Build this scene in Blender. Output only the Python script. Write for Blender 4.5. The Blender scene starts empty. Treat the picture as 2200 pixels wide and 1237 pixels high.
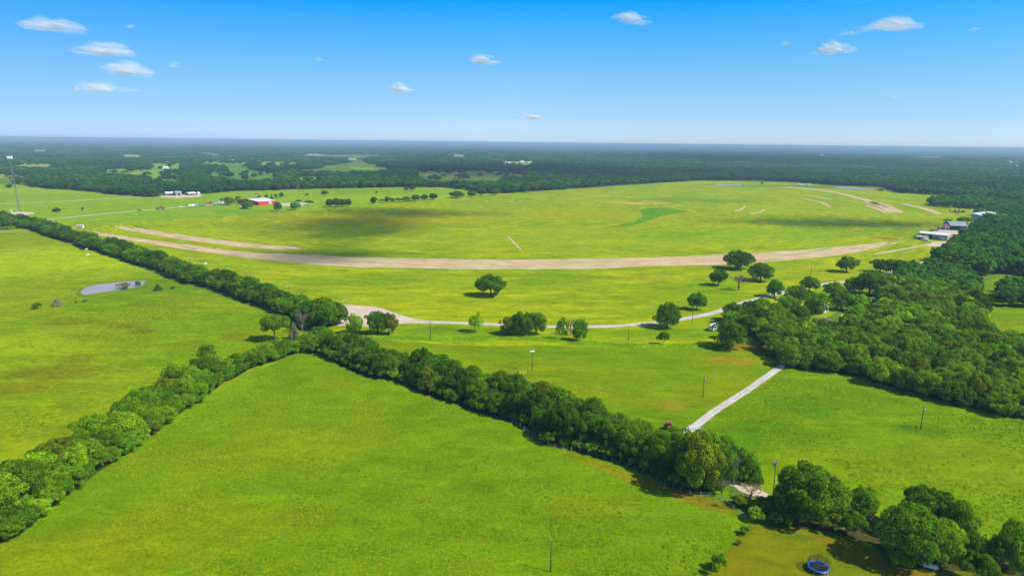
import bpy, bmesh, math, random
import numpy as np
from mathutils import Vector, noise as mnoise
R = math.radians
SC = bpy.context.scene
COL = SC.collection

# ---------------------------------------------------------------- camera
FPX, CAMH, W0, H0 = 1467.0, 80.0, 2200.0, 1237.0
ROLL = R(0.638)
PITCH = math.atan(312.2 / FPX)
FW = np.array([0, math.cos(PITCH), -math.sin(PITCH)])
_u0 = np.array([0, math.sin(PITCH), math.cos(PITCH)])
_r0 = np.array([1.0, 0, 0])
RT = math.cos(ROLL) * _r0 + math.sin(ROLL) * _u0
UP = math.cos(ROLL) * _u0 - math.sin(ROLL) * _r0
EYE = np.array([0, 0, CAMH])
cam_d = bpy.data.cameras.new('camera')
cam = bpy.data.objects.new('camera', cam_d)
COL.objects.link(cam)
SC.camera = cam
cam_d.sensor_fit = 'HORIZONTAL'
cam_d.sensor_width = 36
cam_d.lens = FPX / W0 * 36
cam_d.clip_start = 1.0
cam_d.clip_end = 120000
from mathutils import Matrix
cam.matrix_world = Matrix(((RT[0], UP[0], -FW[0], 0), (RT[1], UP[1], -FW[1], 0), (RT[2], UP[2], -FW[2], CAMH), (0, 0, 0, 1)))

# ---------------------------------------------------------------- world, sun, exposure
EXPO = 0.75
SUN_EL, SUN_AZ = R(47), R(-22)                       # azimuth from +X, the sun stands to the right and a little behind
SUN = np.array([math.cos(SUN_EL) * math.cos(SUN_AZ), math.cos(SUN_EL) * math.sin(SUN_AZ), math.sin(SUN_EL)])
wd = bpy.data.worlds.new('World')
SC.world = wd
wd.use_nodes = True
wn, wl = wd.node_tree.nodes, wd.node_tree.links
bg = wn['Background']
sky = wn.new('ShaderNodeTexSky')
sky.sky_type = 'NISHITA'
sky.sun_disc = False
sky.sun_elevation = SUN_EL
sky.sun_rotation = math.pi / 2 - SUN_AZ
sky.altitude = 100
sky.air_density = 1.0
sky.dust_density = 0.6
sky.ozone_density = 2.0
tc = wn.new('ShaderNodeTexCoord')
sx = wn.new('ShaderNodeSeparateXYZ')
wl.new(tc.outputs['Generated'], sx.inputs[0])
ramp = wn.new('ShaderNodeValToRGB')                  # clear-air tint of the sky by elevation
wl.new(sx.outputs['Z'], ramp.inputs[0])
SKY_RAMP = [(0.0, (0.78, 1.03, 1.60)), (0.0138, (0.655, 0.922, 1.49)), (0.0365, (0.508, 0.736, 1.212)), (0.068, (0.418, 0.697, 1.048)), (0.099, (0.337, 0.68, 0.997)),
            (0.13, (0.235, 0.675, 1.04)), (0.153, (0.16, 0.672, 1.098)), (0.17, (0.08, 0.655, 1.113)), (0.188, (0.02, 0.64, 1.157)), (0.45, (0.6, 0.8, 1.0))]
els = ramp.color_ramp.elements
els[0].position = SKY_RAMP[0][0]; els[0].color = (*SKY_RAMP[0][1], 1)
els[1].position = SKY_RAMP[-1][0]; els[1].color = (*SKY_RAMP[-1][1], 1)
for p_, c_ in SKY_RAMP[1:-1]:
    e_ = els.new(p_); e_.color = (*c_, 1)
mul = wn.new('ShaderNodeMix'); mul.data_type = 'RGBA'; mul.blend_type = 'MULTIPLY'; mul.inputs[0].default_value = 1
wl.new(sky.outputs[0], mul.inputs[6]); wl.new(ramp.outputs[0], mul.inputs[7])
ramp2 = wn.new('ShaderNodeValToRGB')                 # the sky away from the sun is a little deeper
sxm = wn.new('ShaderNodeMath'); sxm.operation = 'MULTIPLY_ADD'; sxm.inputs[1].default_value = 0.5; sxm.inputs[2].default_value = 0.5
wl.new(sx.outputs['X'], sxm.inputs[0]); wl.new(sxm.outputs[0], ramp2.inputs[0])
e2 = ramp2.color_ramp.elements
e2[0].position = 0.2; e2[0].color = (0.70, 0.76, 0.90, 1); e2[1].position = 0.5; e2[1].color = (1, 1, 1, 1)
mul2 = wn.new('ShaderNodeMix'); mul2.data_type = 'RGBA'; mul2.blend_type = 'MULTIPLY'; mul2.inputs[0].default_value = 1
wl.new(mul.outputs[2], mul2.inputs[6]); wl.new(ramp2.outputs[0], mul2.inputs[7])
wl.new(mul2.outputs[2], bg.inputs[0])
bg.inputs[1].default_value = 0.1

sl = bpy.data.lights.new('sun', 'SUN')
sl.energy = 4.2
sl.angle = R(0.5)
sl.color = (1.0, 0.95, 0.86)
so = bpy.data.objects.new('sun', sl)
COL.objects.link(so)
so.location = (200, -100, 300)
so.rotation_euler = Vector((-SUN[0], -SUN[1], -SUN[2])).to_track_quat('-Z', 'Y').to_euler()
vs = SC.view_settings
vs.view_transform = 'Standard'
vs.look = 'None'
vs.exposure = EXPO
vs.gamma = 1
vs.use_curve_mapping = False
cy = SC.cycles
cy.max_bounces = 5
cy.diffuse_bounces = 2
cy.glossy_bounces = 2
cy.transmission_bounces = 3
cy.transparent_max_bounces = 32
cy.volume_bounces = 0
cy.sample_clamp_indirect = 4
cy.use_denoising = True

# ---------------------------------------------------------------- photograph pixel -> ground point
def at(x, y, z=0.0):
    d = FPX * FW + (x - W0 / 2) * RT + (H0 / 2 - y) * UP
    p = EYE + d * ((z - CAMH) / d[2])
    return np.array([p[0], p[1], z])

def proj(P):
    v = np.asarray(P, float) - EYE
    z = v @ FW
    return W0 / 2 + FPX * (v @ RT) / z, H0 / 2 - FPX * (v @ UP) / z

def depth(p):
    return float((np.asarray(p) - EYE) @ FW)

def hgt(x, yb, yt):
    b = at(x, yb)
    lo, hi = 0.0, 79.0
    for _ in range(30):
        m = (lo + hi) / 2
        if proj(b + [0, 0, m])[1] > yt: lo = m
        else: hi = m
    return max(lo, 0.3)

def P2(pts):
    return np.array([at(x, y)[:2] for x, y in pts])

def smooth(pts, n):
    """Catmull-Rom through pts (k,2), n samples evenly by length."""
    pts = np.asarray(pts, float)
    p = np.vstack([2 * pts[0] - pts[1], pts, 2 * pts[-1] - pts[-2]])
    out = []
    for i in range(1, len(p) - 2):
        t = np.linspace(0, 1, 12, endpoint=False)[:, None]
        a, b, c, d = p[i - 1], p[i], p[i + 1], p[i + 2]
        out.append(0.5 * (2 * b + (c - a) * t + (2 * a - 5 * b + 4 * c - d) * t ** 2 + (3 * b - a - 3 * c + d) * t ** 3))
    out.append(pts[-1:])
    return resample(np.vstack(out), n)

def resample(q, n):
    q = np.asarray(q, float)
    s = np.r_[0, np.cumsum(np.hypot(*np.diff(q, axis=0).T))]
    t = np.linspace(0, s[-1], n)
    return np.c_[np.interp(t, s, q[:, 0]), np.interp(t, s, q[:, 1])]

def inside(poly, x, y):
    x, y = np.asarray(x, float), np.asarray(y, float)
    r = np.zeros(x.shape, bool)
    j = len(poly) - 1
    for i in range(len(poly)):
        xi, yi = poly[i]; xj, yj = poly[j]
        if yi != yj:
            r ^= ((yi > y) != (yj > y)) & (x < (xj - xi) * (y - yi) / (yj - yi) + xi)
        j = i
    return r

# ---------------------------------------------------------------- objects
def tag(o, label=None, cat=None, group=None, kind=None):
    if label: o['label'] = label
    if cat: o['category'] = cat
    if group: o['group'] = group
    if kind: o['kind'] = kind
    return o

def thing(name, label, cat, loc=(0, 0, 0), rz=0.0, group=None):
    o = bpy.data.objects.new(name, None)
    COL.objects.link(o)
    o.location = loc
    o.rotation_euler = (0, 0, rz)
    o.empty_display_size = 0.5
    return tag(o, label, cat, group)

def link(name, me, parent=None):
    o = bpy.data.objects.new(name, me)
    COL.objects.link(o)
    if parent: o.parent = parent
    return o

def copy_tree(o, parent=None):
    c = o.copy()
    COL.objects.link(c)
    c.parent = parent
    for ch in list(o.children): copy_tree(ch, c)
    return c

def np_mesh(name, V, Fq, mats, attrs=None, smooth_=False, midx=None):
    """mesh from arrays: V (n,3), Fq (m,k) polygons of k corners."""
    me = bpy.data.meshes.new(name)
    V = np.asarray(V, np.float32); Fq = np.asarray(Fq, np.int32)
    m, k = Fq.shape
    me.vertices.add(len(V)); me.vertices.foreach_set('co', V.ravel())
    me.loops.add(m * k); me.loops.foreach_set('vertex_index', Fq.ravel())
    me.polygons.add(m); me.polygons.foreach_set('loop_start', np.arange(0, m * k, k, dtype=np.int32))
    if midx is not None: me.polygons.foreach_set('material_index', np.asarray(midx, np.int32))
    for mt in (mats if isinstance(mats, (list, tuple)) else [mats]): me.materials.append(mt)
    me.update(calc_edges=True)
    me.polygons.foreach_set('use_smooth', np.full(m, smooth_, bool))
    for an, arr in (attrs or {}).items():
        a = me.attributes.new(an, 'FLOAT', 'POINT')
        a.data.foreach_set('value', np.asarray(arr, np.float32))
    return me

class MB:
    """collects boxes, tubes, prisms into one mesh; self.m picks the material slot."""
    def __init__(s): s.v, s.f, s.mi, s.m = [], [], [], 0
    def face(s, *ids): s.f.append(ids); s.mi.append(s.m)
    def pts(s, pp):
        n = len(s.v); s.v.extend([tuple(map(float, p)) for p in pp]); return n
    def box(s, x0, x1, y0, y1, z0, z1):
        n = s.pts([(x, y, z) for z in (z0, z1) for x, y in ((x0, y0), (x1, y0), (x1, y1), (x0, y1))])
        for q in ((3, 2, 1, 0), (4, 5, 6, 7), (0, 1, 5, 4), (1, 2, 6, 5), (2, 3, 7, 6), (3, 0, 4, 7)): s.face(*[n + i for i in q])
        return s
    def hexa(s, b, t):
        n = s.pts(list(b) + list(t))
        for q in ((3, 2, 1, 0), (4, 5, 6, 7), (0, 1, 5, 4), (1, 2, 6, 5), (2, 3, 7, 6), (3, 0, 4, 7)): s.face(*[n + i for i in q])
        return s
    def tube(s, path, rad, k=8, cap=True):
        path = [Vector(p) for p in path]
        if not hasattr(rad, '__len__'): rad = [rad] * len(path)
        prev = None; base = []
        up = Vector((0, 0, 1))
        for i, p in enumerate(path):
            d = (path[min(i + 1, len(path) - 1)] - path[max(i - 1, 0)]).normalized()
            a = d.cross(up if abs(d.z) < 0.95 else Vector((1, 0, 0)))
            if prev is not None:
                a = prev - d * prev.dot(d)
            a.normalize(); prev = a
            b = d.cross(a)
            base.append(s.pts([p + (a * math.cos(2 * math.pi * j / k) + b * math.sin(2 * math.pi * j / k)) * rad[i] for j in range(k)]))
        for i in range(len(base) - 1):
            for j in range(k):
                s.face(base[i] + j, base[i] + (j + 1) % k, base[i + 1] + (j + 1) % k, base[i + 1] + j)
        if cap:
            s.face(*[base[0] + j for j in range(k)][::-1]); s.face(*[base[-1] + j for j in range(k)])
        return s
    def lathe(s, prof, k=16, c=(0, 0, 0)):
        base = [s.pts([(c[0] + r * math.cos(2 * math.pi * j / k), c[1] + r * math.sin(2 * math.pi * j / k), c[2] + z) for j in range(k)]) for r, z in prof]
        for i in range(len(base) - 1):
            for j in range(k): s.face(base[i] + j, base[i] + (j + 1) % k, base[i + 1] + (j + 1) % k, base[i + 1] + j)
        return s
    def wheel(s, x, y, z, r, w, k=16):
        """disc wheel on the x axis"""
        a = s.pts([(x - w / 2, y + r * math.cos(2 * math.pi * j / k), z + r * math.sin(2 * math.pi * j / k)) for j in range(k)])
        b = s.pts([(x + w / 2, y + r * math.cos(2 * math.pi * j / k), z + r * math.sin(2 * math.pi * j / k)) for j in range(k)])
        for j in range(k): s.face(a + j, b + j, b + (j + 1) % k, a + (j + 1) % k)
        s.face(*[a + j for j in range(k)]); s.face(*[b + j for j in range(k)][::-1])
        return s
    def mesh(s, name, mats, sm=False):
        me = bpy.data.meshes.new(name)
        me.from_pydata(s.v, [], s.f)
        for m in (mats if isinstance(mats, (list, tuple)) else [mats]): me.materials.append(m)
        me.polygons.foreach_set('material_index', np.array(s.mi, np.int32))
        if sm: me.polygons.foreach_set('use_smooth', np.ones(len(s.f), bool))
        me.update()
        return me
    def build(s, name, mats, parent=None, sm=False):
        return link(name, s.mesh(name, mats, sm), parent)

# ---------------------------------------------------------------- materials
class NT:
    def __init__(s, name):
        s.mat = bpy.data.materials.new(name); s.mat.use_nodes = True
        s.n, s.l = s.mat.node_tree.nodes, s.mat.node_tree.links
        s.n.clear(); s.out = s.n.new('ShaderNodeOutputMaterial')
    def new(s, t, **kw):
        nd = s.n.new('ShaderNode' + t)
        for k, v in kw.items(): setattr(nd, k, v)
        return nd
    def put(s, sock, v):
        if hasattr(v, 'is_linked') or hasattr(v, 'links'): s.l.new(v, sock)
        else: sock.default_value = v
    def math(s, op, a, b=0.0, clamp=False):
        nd = s.new('Math', operation=op, use_clamp=clamp); s.put(nd.inputs[0], a); s.put(nd.inputs[1], b); return nd.outputs[0]
    def mix(s, f, a, b, mode='MIX'):
        nd = s.new('Mix', data_type='RGBA', blend_type=mode)
        s.put(nd.inputs[0], f)
        for i, v in ((6, a), (7, b)):
            s.put(nd.inputs[i], (*v, 1.0) if isinstance(v, tuple) and len(v) == 3 else v)
        return nd.outputs[2]
    def noise(s, vec, scale, detail=3.0, rough=0.5, dist=0.0):
        nd = s.new('TexNoise'); s.put(nd.inputs['Scale'], scale); s.put(nd.inputs['Detail'], detail); s.put(nd.inputs['Roughness'], rough)
        s.put(nd.inputs['Distortion'], dist)
        if vec is not None: s.l.new(vec, nd.inputs['Vector'])
        return nd.outputs[0]
    def rng(s, v, a, b, c=0.0, d=1.0):
        nd = s.new('MapRange', interpolation_type='SMOOTHSTEP'); s.put(nd.inputs[0], v)
        for i, x in enumerate((a, b, c, d)): s.put(nd.inputs[1 + i], x)
        return nd.outputs[0]
    def attr(s, name):
        nd = s.new('Attribute'); nd.attribute_name = name; return nd.outputs['Fac']
    def pos(s): return s.new('NewGeometry').outputs['Position']
    def mapped(s, vec, loc=(0, 0, 0), rot=(0, 0, 0), scale=(1, 1, 1)):
        nd = s.new('Mapping'); s.l.new(vec, nd.inputs[0])
        nd.inputs[1].default_value = loc; nd.inputs[2].default_value = rot; nd.inputs[3].default_value = scale
        return nd.outputs[0]
    def bump(s, h, strength, dist):
        nd = s.new('Bump'); nd.inputs['Strength'].default_value = strength; nd.inputs['Distance'].default_value = dist
        s.l.new(h, nd.inputs['Height']); return nd.outputs[0]
    def diffuse(s, col, normal=None):
        nd = s.new('BsdfDiffuse'); s.put(nd.inputs[0], col if not isinstance(col, tuple) else (*col, 1.0))
        if normal is not None: s.l.new(normal, nd.inputs['Normal'])
        return nd.outputs[0]
    def end(s, shader): s.l.new(shader, s.out.inputs[0]); return s.mat
    def soft(s, shader, fac):
        t = s.new('BsdfTransparent'); m = s.new('MixShader'); s.put(m.inputs[0], fac)
        s.l.new(t.outputs[0], m.inputs[1]); s.l.new(shader, m.inputs[2]); return m.outputs[0]

def plain(name, col, rough=0.6, metal=0.0, var=0.15, scale=1.5, spec=0.4):
    """painted / wooden / metal surface with slight wear"""
    t = NT(name); p = t.new('TexCoord').outputs['Object']
    n = t.noise(p, scale, 4, 0.6)
    c = t.mix(n, tuple(x * (1 - var) for x in col), tuple(min(1, x * (1 + var)) for x in col))
    b = t.new('BsdfPrincipled'); t.l.new(c, b.inputs['Base Color'])
    b.inputs['Roughness'].default_value = rough; b.inputs['Metallic'].default_value = metal
    b.inputs['Specular IOR Level'].default_value = spec
    return t.end(b.outputs[0])

PIVOT = np.array([-13.65, 893.56])

def grass(name, c1, c2, c3, mode='plain', big=0.012, med=0.05, fine=0.9, blobs=(), streak=0.0, ang=0.0, soft=False, tuft=None, contrast=0.25, adj=(1, 1, 1)):
    """c1/c2 mixed by broad patches, c3 by mid patches; blobs: (px, py, radius across m, radius along m, colour, strength)"""
    aj = lambda c: tuple(min(1.0, x * k) for x, k in zip(c, (adj[0] * 1.05, adj[1] * 1.06, adj[2])))
    c1, c2, c3 = aj(c1), aj(c2), aj(c3)
    if tuft: tuft = aj(tuft)
    t = NT(name); p = t.pos()
    f1 = t.rng(t.noise(p, big, 4, 0.55, 0.4), 0.36, 0.64)
    f2 = t.rng(t.noise(p, med, 4, 0.6, 0.5), 0.45, 0.72)
    c = t.mix(f1, c1, c2)
    if mode == 'radial':
        d = t.new('VectorMath', operation='SUBTRACT'); t.l.new(p, d.inputs[0]); d.inputs[1].default_value = (PIVOT[0], PIVOT[1], 0)
        sp = t.new('SeparateXYZ'); t.l.new(d.outputs[0], sp.inputs[0])
        r = t.math('SQRT', t.math('ADD', t.math('MULTIPLY', sp.outputs[0], sp.outputs[0]), t.math('MULTIPLY', sp.outputs[1], sp.outputs[1])))
        a = t.math('ARCTAN2', sp.outputs[0], sp.outputs[1])
        a = t.math('MULTIPLY', t.math('ABSOLUTE', a), 5.0)
        cb = t.new('CombineXYZ'); t.l.new(t.math('MULTIPLY', r, 0.06), cb.inputs[0]); t.l.new(a, cb.inputs[1])
        sv = cb.outputs[0]
    else:
        sv = t.mapped(p, rot=(0, 0, ang), scale=(0.02, 0.16, 1))
    s1 = t.noise(sv, 1.0, 5, 0.65, 0.3); s2 = t.noise(sv, 3.7, 3, 0.6, 0.2)
    f2 = t.math('MULTIPLY', f2, 0.7)
    c = t.mix(f2, c, c3)
    if streak:
        c = t.mix(t.math('MULTIPLY', t.rng(s1, 0.47, 0.60), streak), c, tuple(min(1, x * k) for x, k in zip(c1, (1.75, 1.3, 1.6))))
        c = t.mix(t.math('MULTIPLY', t.rng(s2, 0.48, 0.62), streak), c, tuple(x * k for x, k in zip(c2, (0.62, 0.75, 0.8))))
    wob = t.noise(p, 0.035, 4, 0.65)
    for bl in blobs:
        px, py, ra, rb, col, st = bl[:6]; col = aj(col); rot = bl[6] if len(bl) > 6 else 0.0
        w = at(px, py)
        d = t.new('VectorMath', operation='SUBTRACT'); t.l.new(p, d.inputs[0]); d.inputs[1].default_value = tuple(w)
        v = t.mapped(t.mapped(d.outputs[0], rot=(0, 0, -rot)), scale=(1 / ra, 1 / rb, 0))
        ln = t.new('VectorMath', operation='LENGTH'); t.l.new(v, ln.inputs[0])
        q = t.math('ADD', ln.outputs['Value'], t.math('MULTIPLY', t.math('SUBTRACT', wob, 0.5), 1.6))
        q = t.math('ADD', q, t.math('MULTIPLY', t.math('SUBTRACT', s1, 0.5), 1.2 if mode == 'radial' else 0.5))
        c = t.mix(t.math('MULTIPLY', t.rng(q, 1.1, 0.35), st), c, col)
    g1 = t.rng(t.noise(t.mapped(p, rot=(0, 0, 0.4), scale=(0.07, 0.13, 1)), 1.0, 4, 0.65, 0.6), 0.3, 0.7, 0.84, 1.15)
    g2 = t.rng(t.noise(t.mapped(p, rot=(0, 0, -0.3), scale=(0.22, 0.36, 1)), 1.0, 4, 0.7, 0.4), 0.3, 0.7, 0.90, 1.10)
    gv = t.new('VectorMath', operation='SCALE'); t.l.new(c, gv.inputs[0]); t.l.new(t.math('MULTIPLY', g1, g2), gv.inputs['Scale'])
    c = gv.outputs[0]
    fn = t.noise(p, fine, 5, 0.7)
    if tuft is not None:
        vo = t.new('TexVoronoi'); vo.inputs['Scale'].default_value = 0.85; t.l.new(p, vo.inputs['Vector'])
        msk = t.math('MULTIPLY', t.rng(vo.outputs['Distance'], 0.42, 0.2), t.rng(t.noise(p, 0.03, 4, 0.6, 0.6), 0.5, 0.66))
        c = t.mix(t.math('MULTIPLY', msk, 0.55), c, tuft)
    k = t.rng(fn, 0.25, 0.75, 1 - contrast, 1 + contrast)
    cc = t.new('VectorMath', operation='SCALE'); t.l.new(c, cc.inputs[0]); t.l.new(k, cc.inputs['Scale'])
    sh = t.diffuse(cc.outputs[0], t.bump(fn, 0.5, 0.35))
    if soft:
        e = t.attr('edge'); sh = t.soft(sh, t.rng(t.math('ADD', e, t.math('MULTIPLY', t.math('SUBTRACT', t.noise(p, 0.12, 5, 0.7), 0.5), 1.3)), 0.35, 0.65))
    return t.end(sh)

def dirt(name, c1, c2, scale=0.35, soft=True, green=None, gk=0.0, ruts=False, escale=0.25, radial=False, edge=(0.35, 0.6)):
    t = NT(name); p = t.pos()
    c = t.mix(t.rng(t.noise(p, scale * 0.2, 5, 0.65, 0.5), 0.35, 0.65), c1, c2)
    fn = t.noise(p, scale * 3, 5, 0.7)
    if radial:
        d = t.new('VectorMath', operation='SUBTRACT'); t.l.new(p, d.inputs[0]); d.inputs[1].default_value = (PIVOT[0], PIVOT[1], 0)
        ln = t.new('VectorMath', operation='LENGTH'); t.l.new(d.outputs[0], ln.inputs[0])
        sp = t.new('SeparateXYZ'); t.l.new(d.outputs[0], sp.inputs[0])
        a = t.math('MULTIPLY', t.math('ARCTAN2', sp.outputs[0], sp.outputs[1]), 9.0)
        cb = t.new('CombineXYZ'); t.l.new(t.math('MULTIPLY', ln.outputs['Value'], 0.22), cb.inputs[0]); t.l.new(a, cb.inputs[1])
        sn = t.noise(cb.outputs[0], 1.0, 5, 0.7)
        c = t.mix(t.math('MULTIPLY', t.rng(sn, 0.48, 0.68), 0.85), c, tuple(x * 0.66 for x in c1))
    if green:
        g = t.noise(cb.outputs[0] if radial else p, 0.8 if radial else 0.06, 5, 0.7, 0.6)
        c = t.mix(t.math('MULTIPLY', t.rng(g, 0.54, 0.66), gk), c, green)
    if ruts:
        c = t.mix(t.math('MULTIPLY', t.math('MULTIPLY', t.attr('mid'), t.rng(t.noise(p, 0.25, 4, 0.7), 0.42, 0.62)), 0.75), c, (0.20, 0.21, 0.06))
        c = t.mix(t.math('MULTIPLY', t.rng(t.noise(p, 0.09, 5, 0.75), 0.5, 0.7), 0.5), c, tuple(x * 0.72 for x in c1))
    k = t.rng(fn, 0.25, 0.75, 0.8, 1.18)
    cc = t.new('VectorMath', operation='SCALE'); t.l.new(c, cc.inputs[0]); t.l.new(k, cc.inputs['Scale'])
    sh = t.diffuse(cc.outputs[0], t.bump(fn, 0.4, 0.2))
    if soft:
        e = t.attr('edge'); sh = t.soft(sh, t.rng(t.math('ADD', e, t.math('MULTIPLY', t.math('SUBTRACT', t.noise(cb.outputs[0] if radial else p, 1.5 if radial else escale, 5, 0.7), 0.5), 2.4 if radial else 1.5)), *edge))
    return t.end(sh)

def leaf_mat(name='leaf', trans=0.3):
    t = NT(name)
    oi = t.new('ObjectInfo')
    rnd = t.rng(oi.outputs['Random'], 0, 1, 0.82, 1.2)
    k = t.math('MULTIPLY', t.attr('tone'), rnd)
    cc = t.new('VectorMath', operation='SCALE'); t.l.new(oi.outputs['Color'], cc.inputs[0]); t.l.new(k, cc.inputs['Scale'])
    warm = t.mix(t.math('MULTIPLY', t.attr('warm'), 0.6), cc.outputs[0], t.mix(1.0, cc.outputs[0], (1.35, 1.06, 0.8), 'MULTIPLY'))
    d = t.diffuse(warm)
    tr = t.new('BsdfTranslucent'); t.l.new(t.mix(1.0, warm, (1.0, 0.95, 0.6), 'MULTIPLY'), tr.inputs[0])
    m = t.new('AddShader'); t.l.new(d, m.inputs[0]); t.l.new(tr.outputs[0], m.inputs[1])
    return t.end(m.outputs[0])

def far_leaf_mat(name='far_leaf', k=1.0):
    """instanced woods: the colour varies from tree to tree and in broad stands"""
    t = NT(name); oi = t.new('ObjectInfo')
    c = t.mix(oi.outputs['Random'], (0.018, 0.074, 0.005), (0.054, 0.122, 0.006))
    c = t.mix(t.rng(t.noise(oi.outputs['Location'], 0.0035, 3, 0.6), 0.42, 0.6), c, (0.018, 0.072, 0.008))
    cc = t.new('VectorMath', operation='SCALE'); t.l.new(c, cc.inputs[0]); t.l.new(t.math('MULTIPLY', t.attr('tone'), k), cc.inputs['Scale'])
    d = t.diffuse(cc.outputs[0])
    tr = t.new('BsdfTranslucent'); t.l.new(cc.outputs[0], tr.inputs[0])
    m = t.new('AddShader'); t.l.new(d, m.inputs[0]); t.l.new(tr.outputs[0], m.inputs[1])
    return t.end(m.outputs[0])

M = {
    'leaf': leaf_mat(),
    'far_leaf': far_leaf_mat(), 'wood_leaf': far_leaf_mat('wood_leaf', 1.3),
    'bark': plain('bark', (0.10, 0.075, 0.05), 0.9, var=0.35, scale=6),
    'dead': plain('dead_wood', (0.18, 0.15, 0.115), 0.9, var=0.25, scale=5),
    'twig': plain('dry_twig', (0.17, 0.12, 0.075), 0.9, var=0.3, scale=5),
    'pole': plain('pole_wood', (0.085, 0.065, 0.05), 0.85, var=0.3, scale=3),
    'greypole': plain('weathered_pole', (0.36, 0.33, 0.29), 0.8, var=0.2, scale=3),
    'steel': plain('galvanised_steel', (0.42, 0.43, 0.44), 0.45, 0.6, 0.15, 3),
    'darksteel': plain('dark_steel', (0.06, 0.06, 0.065), 0.5, 0.4, 0.2, 3),
    'mast': plain('dull_mast_steel', (0.16, 0.165, 0.175), 0.7, 0.1),
    'wire': plain('dull_wire', (0.20, 0.22, 0.14), 1.0, spec=0.0),
    'white': plain('white_paint', (0.72, 0.72, 0.70), 0.5, var=0.06),
    'whitemetal': plain('white_roof_metal', (0.62, 0.63, 0.64), 0.4, var=0.08, scale=0.4),
    'cream': plain('cream_wall', (0.40, 0.35, 0.28), 0.7, var=0.1, scale=0.5),
    'greywall': plain('grey_wall', (0.30, 0.31, 0.32), 0.6, var=0.1, scale=0.5),
    'greyroof': plain('grey_roof', (0.25, 0.28, 0.33), 0.5, var=0.12, scale=0.5),
    'red': plain('red_siding', (0.55, 0.02, 0.02), 0.6, var=0.15, scale=0.6),
    'redpaint': plain('red_paint', (0.30, 0.035, 0.02), 0.35, var=0.1),
    'orange': plain('orange_paint', (0.55, 0.13, 0.02), 0.45, var=0.1),
    'brown': plain('rust_brown', (0.20, 0.09, 0.05), 0.8, var=0.3),
    'yellow': plain('yellow_paint', (0.65, 0.55, 0.05), 0.45, var=0.1),
    'blue': plain('blue_vinyl', (0.015, 0.11, 0.50), 0.45, var=0.1),
    'black': plain('black_rubber', (0.014, 0.014, 0.018), 0.7, var=0.2),
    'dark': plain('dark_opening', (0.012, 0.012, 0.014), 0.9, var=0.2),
    'glass': plain('dark_glass', (0.02, 0.025, 0.03), 0.08, spec=0.8),
    'concrete': plain('concrete', (0.42, 0.40, 0.36), 0.85, var=0.1, scale=0.7),
    'carwhite': plain('white_car_paint', (0.68, 0.68, 0.68), 0.25, var=0.04),
    'cargrey': plain('grey_car_paint', (0.24, 0.25, 0.27), 0.25, var=0.05),
    'carblue': plain('pale_blue_paint', (0.30, 0.40, 0.50), 0.3, var=0.05),
}
def net_mat():
    t = NT('safety_net'); p = t.new('TexCoord').outputs['Object']
    return t.end(t.soft(t.diffuse((0.015, 0.018, 0.02)), 0.42))
M['net'] = net_mat()
def water_mat(name, col):
    t = NT(name); b = t.new('BsdfPrincipled'); b.inputs['Base Color'].default_value = (*col, 1)
    b.inputs['Roughness'].default_value = 0.28; b.inputs['Specular IOR Level'].default_value = 0.15
    n = t.noise(t.pos(), 1.2, 3, 0.6)
    t.l.new(t.bump(n, 0.12, 0.05), b.inputs['Normal'])
    return t.end(b.outputs[0])
M['water'] = water_mat('muddy_water', (0.28, 0.25, 0.205))

# ---------------------------------------------------------------- setting: ground sheets
def sheet(name, pts, mat, z, inset=0.0, kind='structure', world=False):
    """flat polygon (photo pixels, or world metres); with inset an 'edge' attribute runs 0..1 from its rim inward"""
    q = np.asarray(pts, float) if world else P2(pts)
    bm = bmesh.new()
    vs_ = [bm.verts.new((a, b, z)) for a, b in q]
    f = bm.faces.new(vs_)
    bm.normal_update()
    if f.normal.z < 0: bmesh.ops.reverse_faces(bm, faces=[f])
    bm.verts.index_update()
    lay = bm.verts.layers.float.new('edge')
    if inset > 0:
        bmesh.ops.inset_region(bm, faces=[f], thickness=inset, use_boundary=True, use_even_offset=True)
        rim = {v for e in bm.edges if e.is_boundary for v in e.verts}
        for v in bm.verts: v[lay] = 0.0 if v in rim else 1.0
    bmesh.ops.triangulate(bm, faces=bm.faces[:])
    me = bpy.data.meshes.new(name); bm.to_mesh(me); bm.free()
    me.materials.append(mat)
    return tag(link(name, me), kind=kind)

def strip(name, left, right, mat, z, n=80, rim=0.22, ends=0.04, kind='structure', world=False):
    """band between two edge lines with soft rims"""
    a = smooth(left if world else P2(left), n); b = smooth(right if world else P2(right), n)
    us = [0, rim, 0.5, 1 - rim, 1]; ev = [0, 1, 1, 1, 0]
    V, E, U_ = [], [], []
    us = sorted(us + [0.42, 0.58]); ev = [0, 1, 1, 1, 1, 1, 0]
    for i in range(n):
        t = i / (n - 1); ef = min(1, t / ends, (1 - t) / ends) if ends else 1
        for u, e in zip(us, ev):
            V.append((*(a[i] * (1 - u) + b[i] * u), z)); E.append(e * ef); U_.append(1.0 if abs(u - 0.5) < 0.05 else 0.0)
    k = len(us)
    Fq = [(i * k + j, i * k + j + 1, (i + 1) * k + j + 1, (i + 1) * k + j) for i in range(n - 1) for j in range(k - 1)]
    V = np.array(V); Fq = np.array(Fq)
    p = V[Fq[0]]
    if np.cross(p[1] - p[0], p[2] - p[0])[2] < 0: Fq = Fq[:, ::-1]
    return tag(link(name, np_mesh(name, V, Fq, mat, {'edge': E, 'mid': U_})), kind=kind)

def road(name, pts, width, mat, z, n=80, rim=0.2, ends=0.0, world=False):
    c = smooth(pts if world else P2(pts), n)
    t = np.gradient(c, axis=0); t /= np.hypot(*t.T)[:, None]
    nn = np.c_[-t[:, 1], t[:, 0]] * width / 2
    return strip(name, c + nn, c - nn, mat, z, n, rim, ends, world=True)

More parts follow.
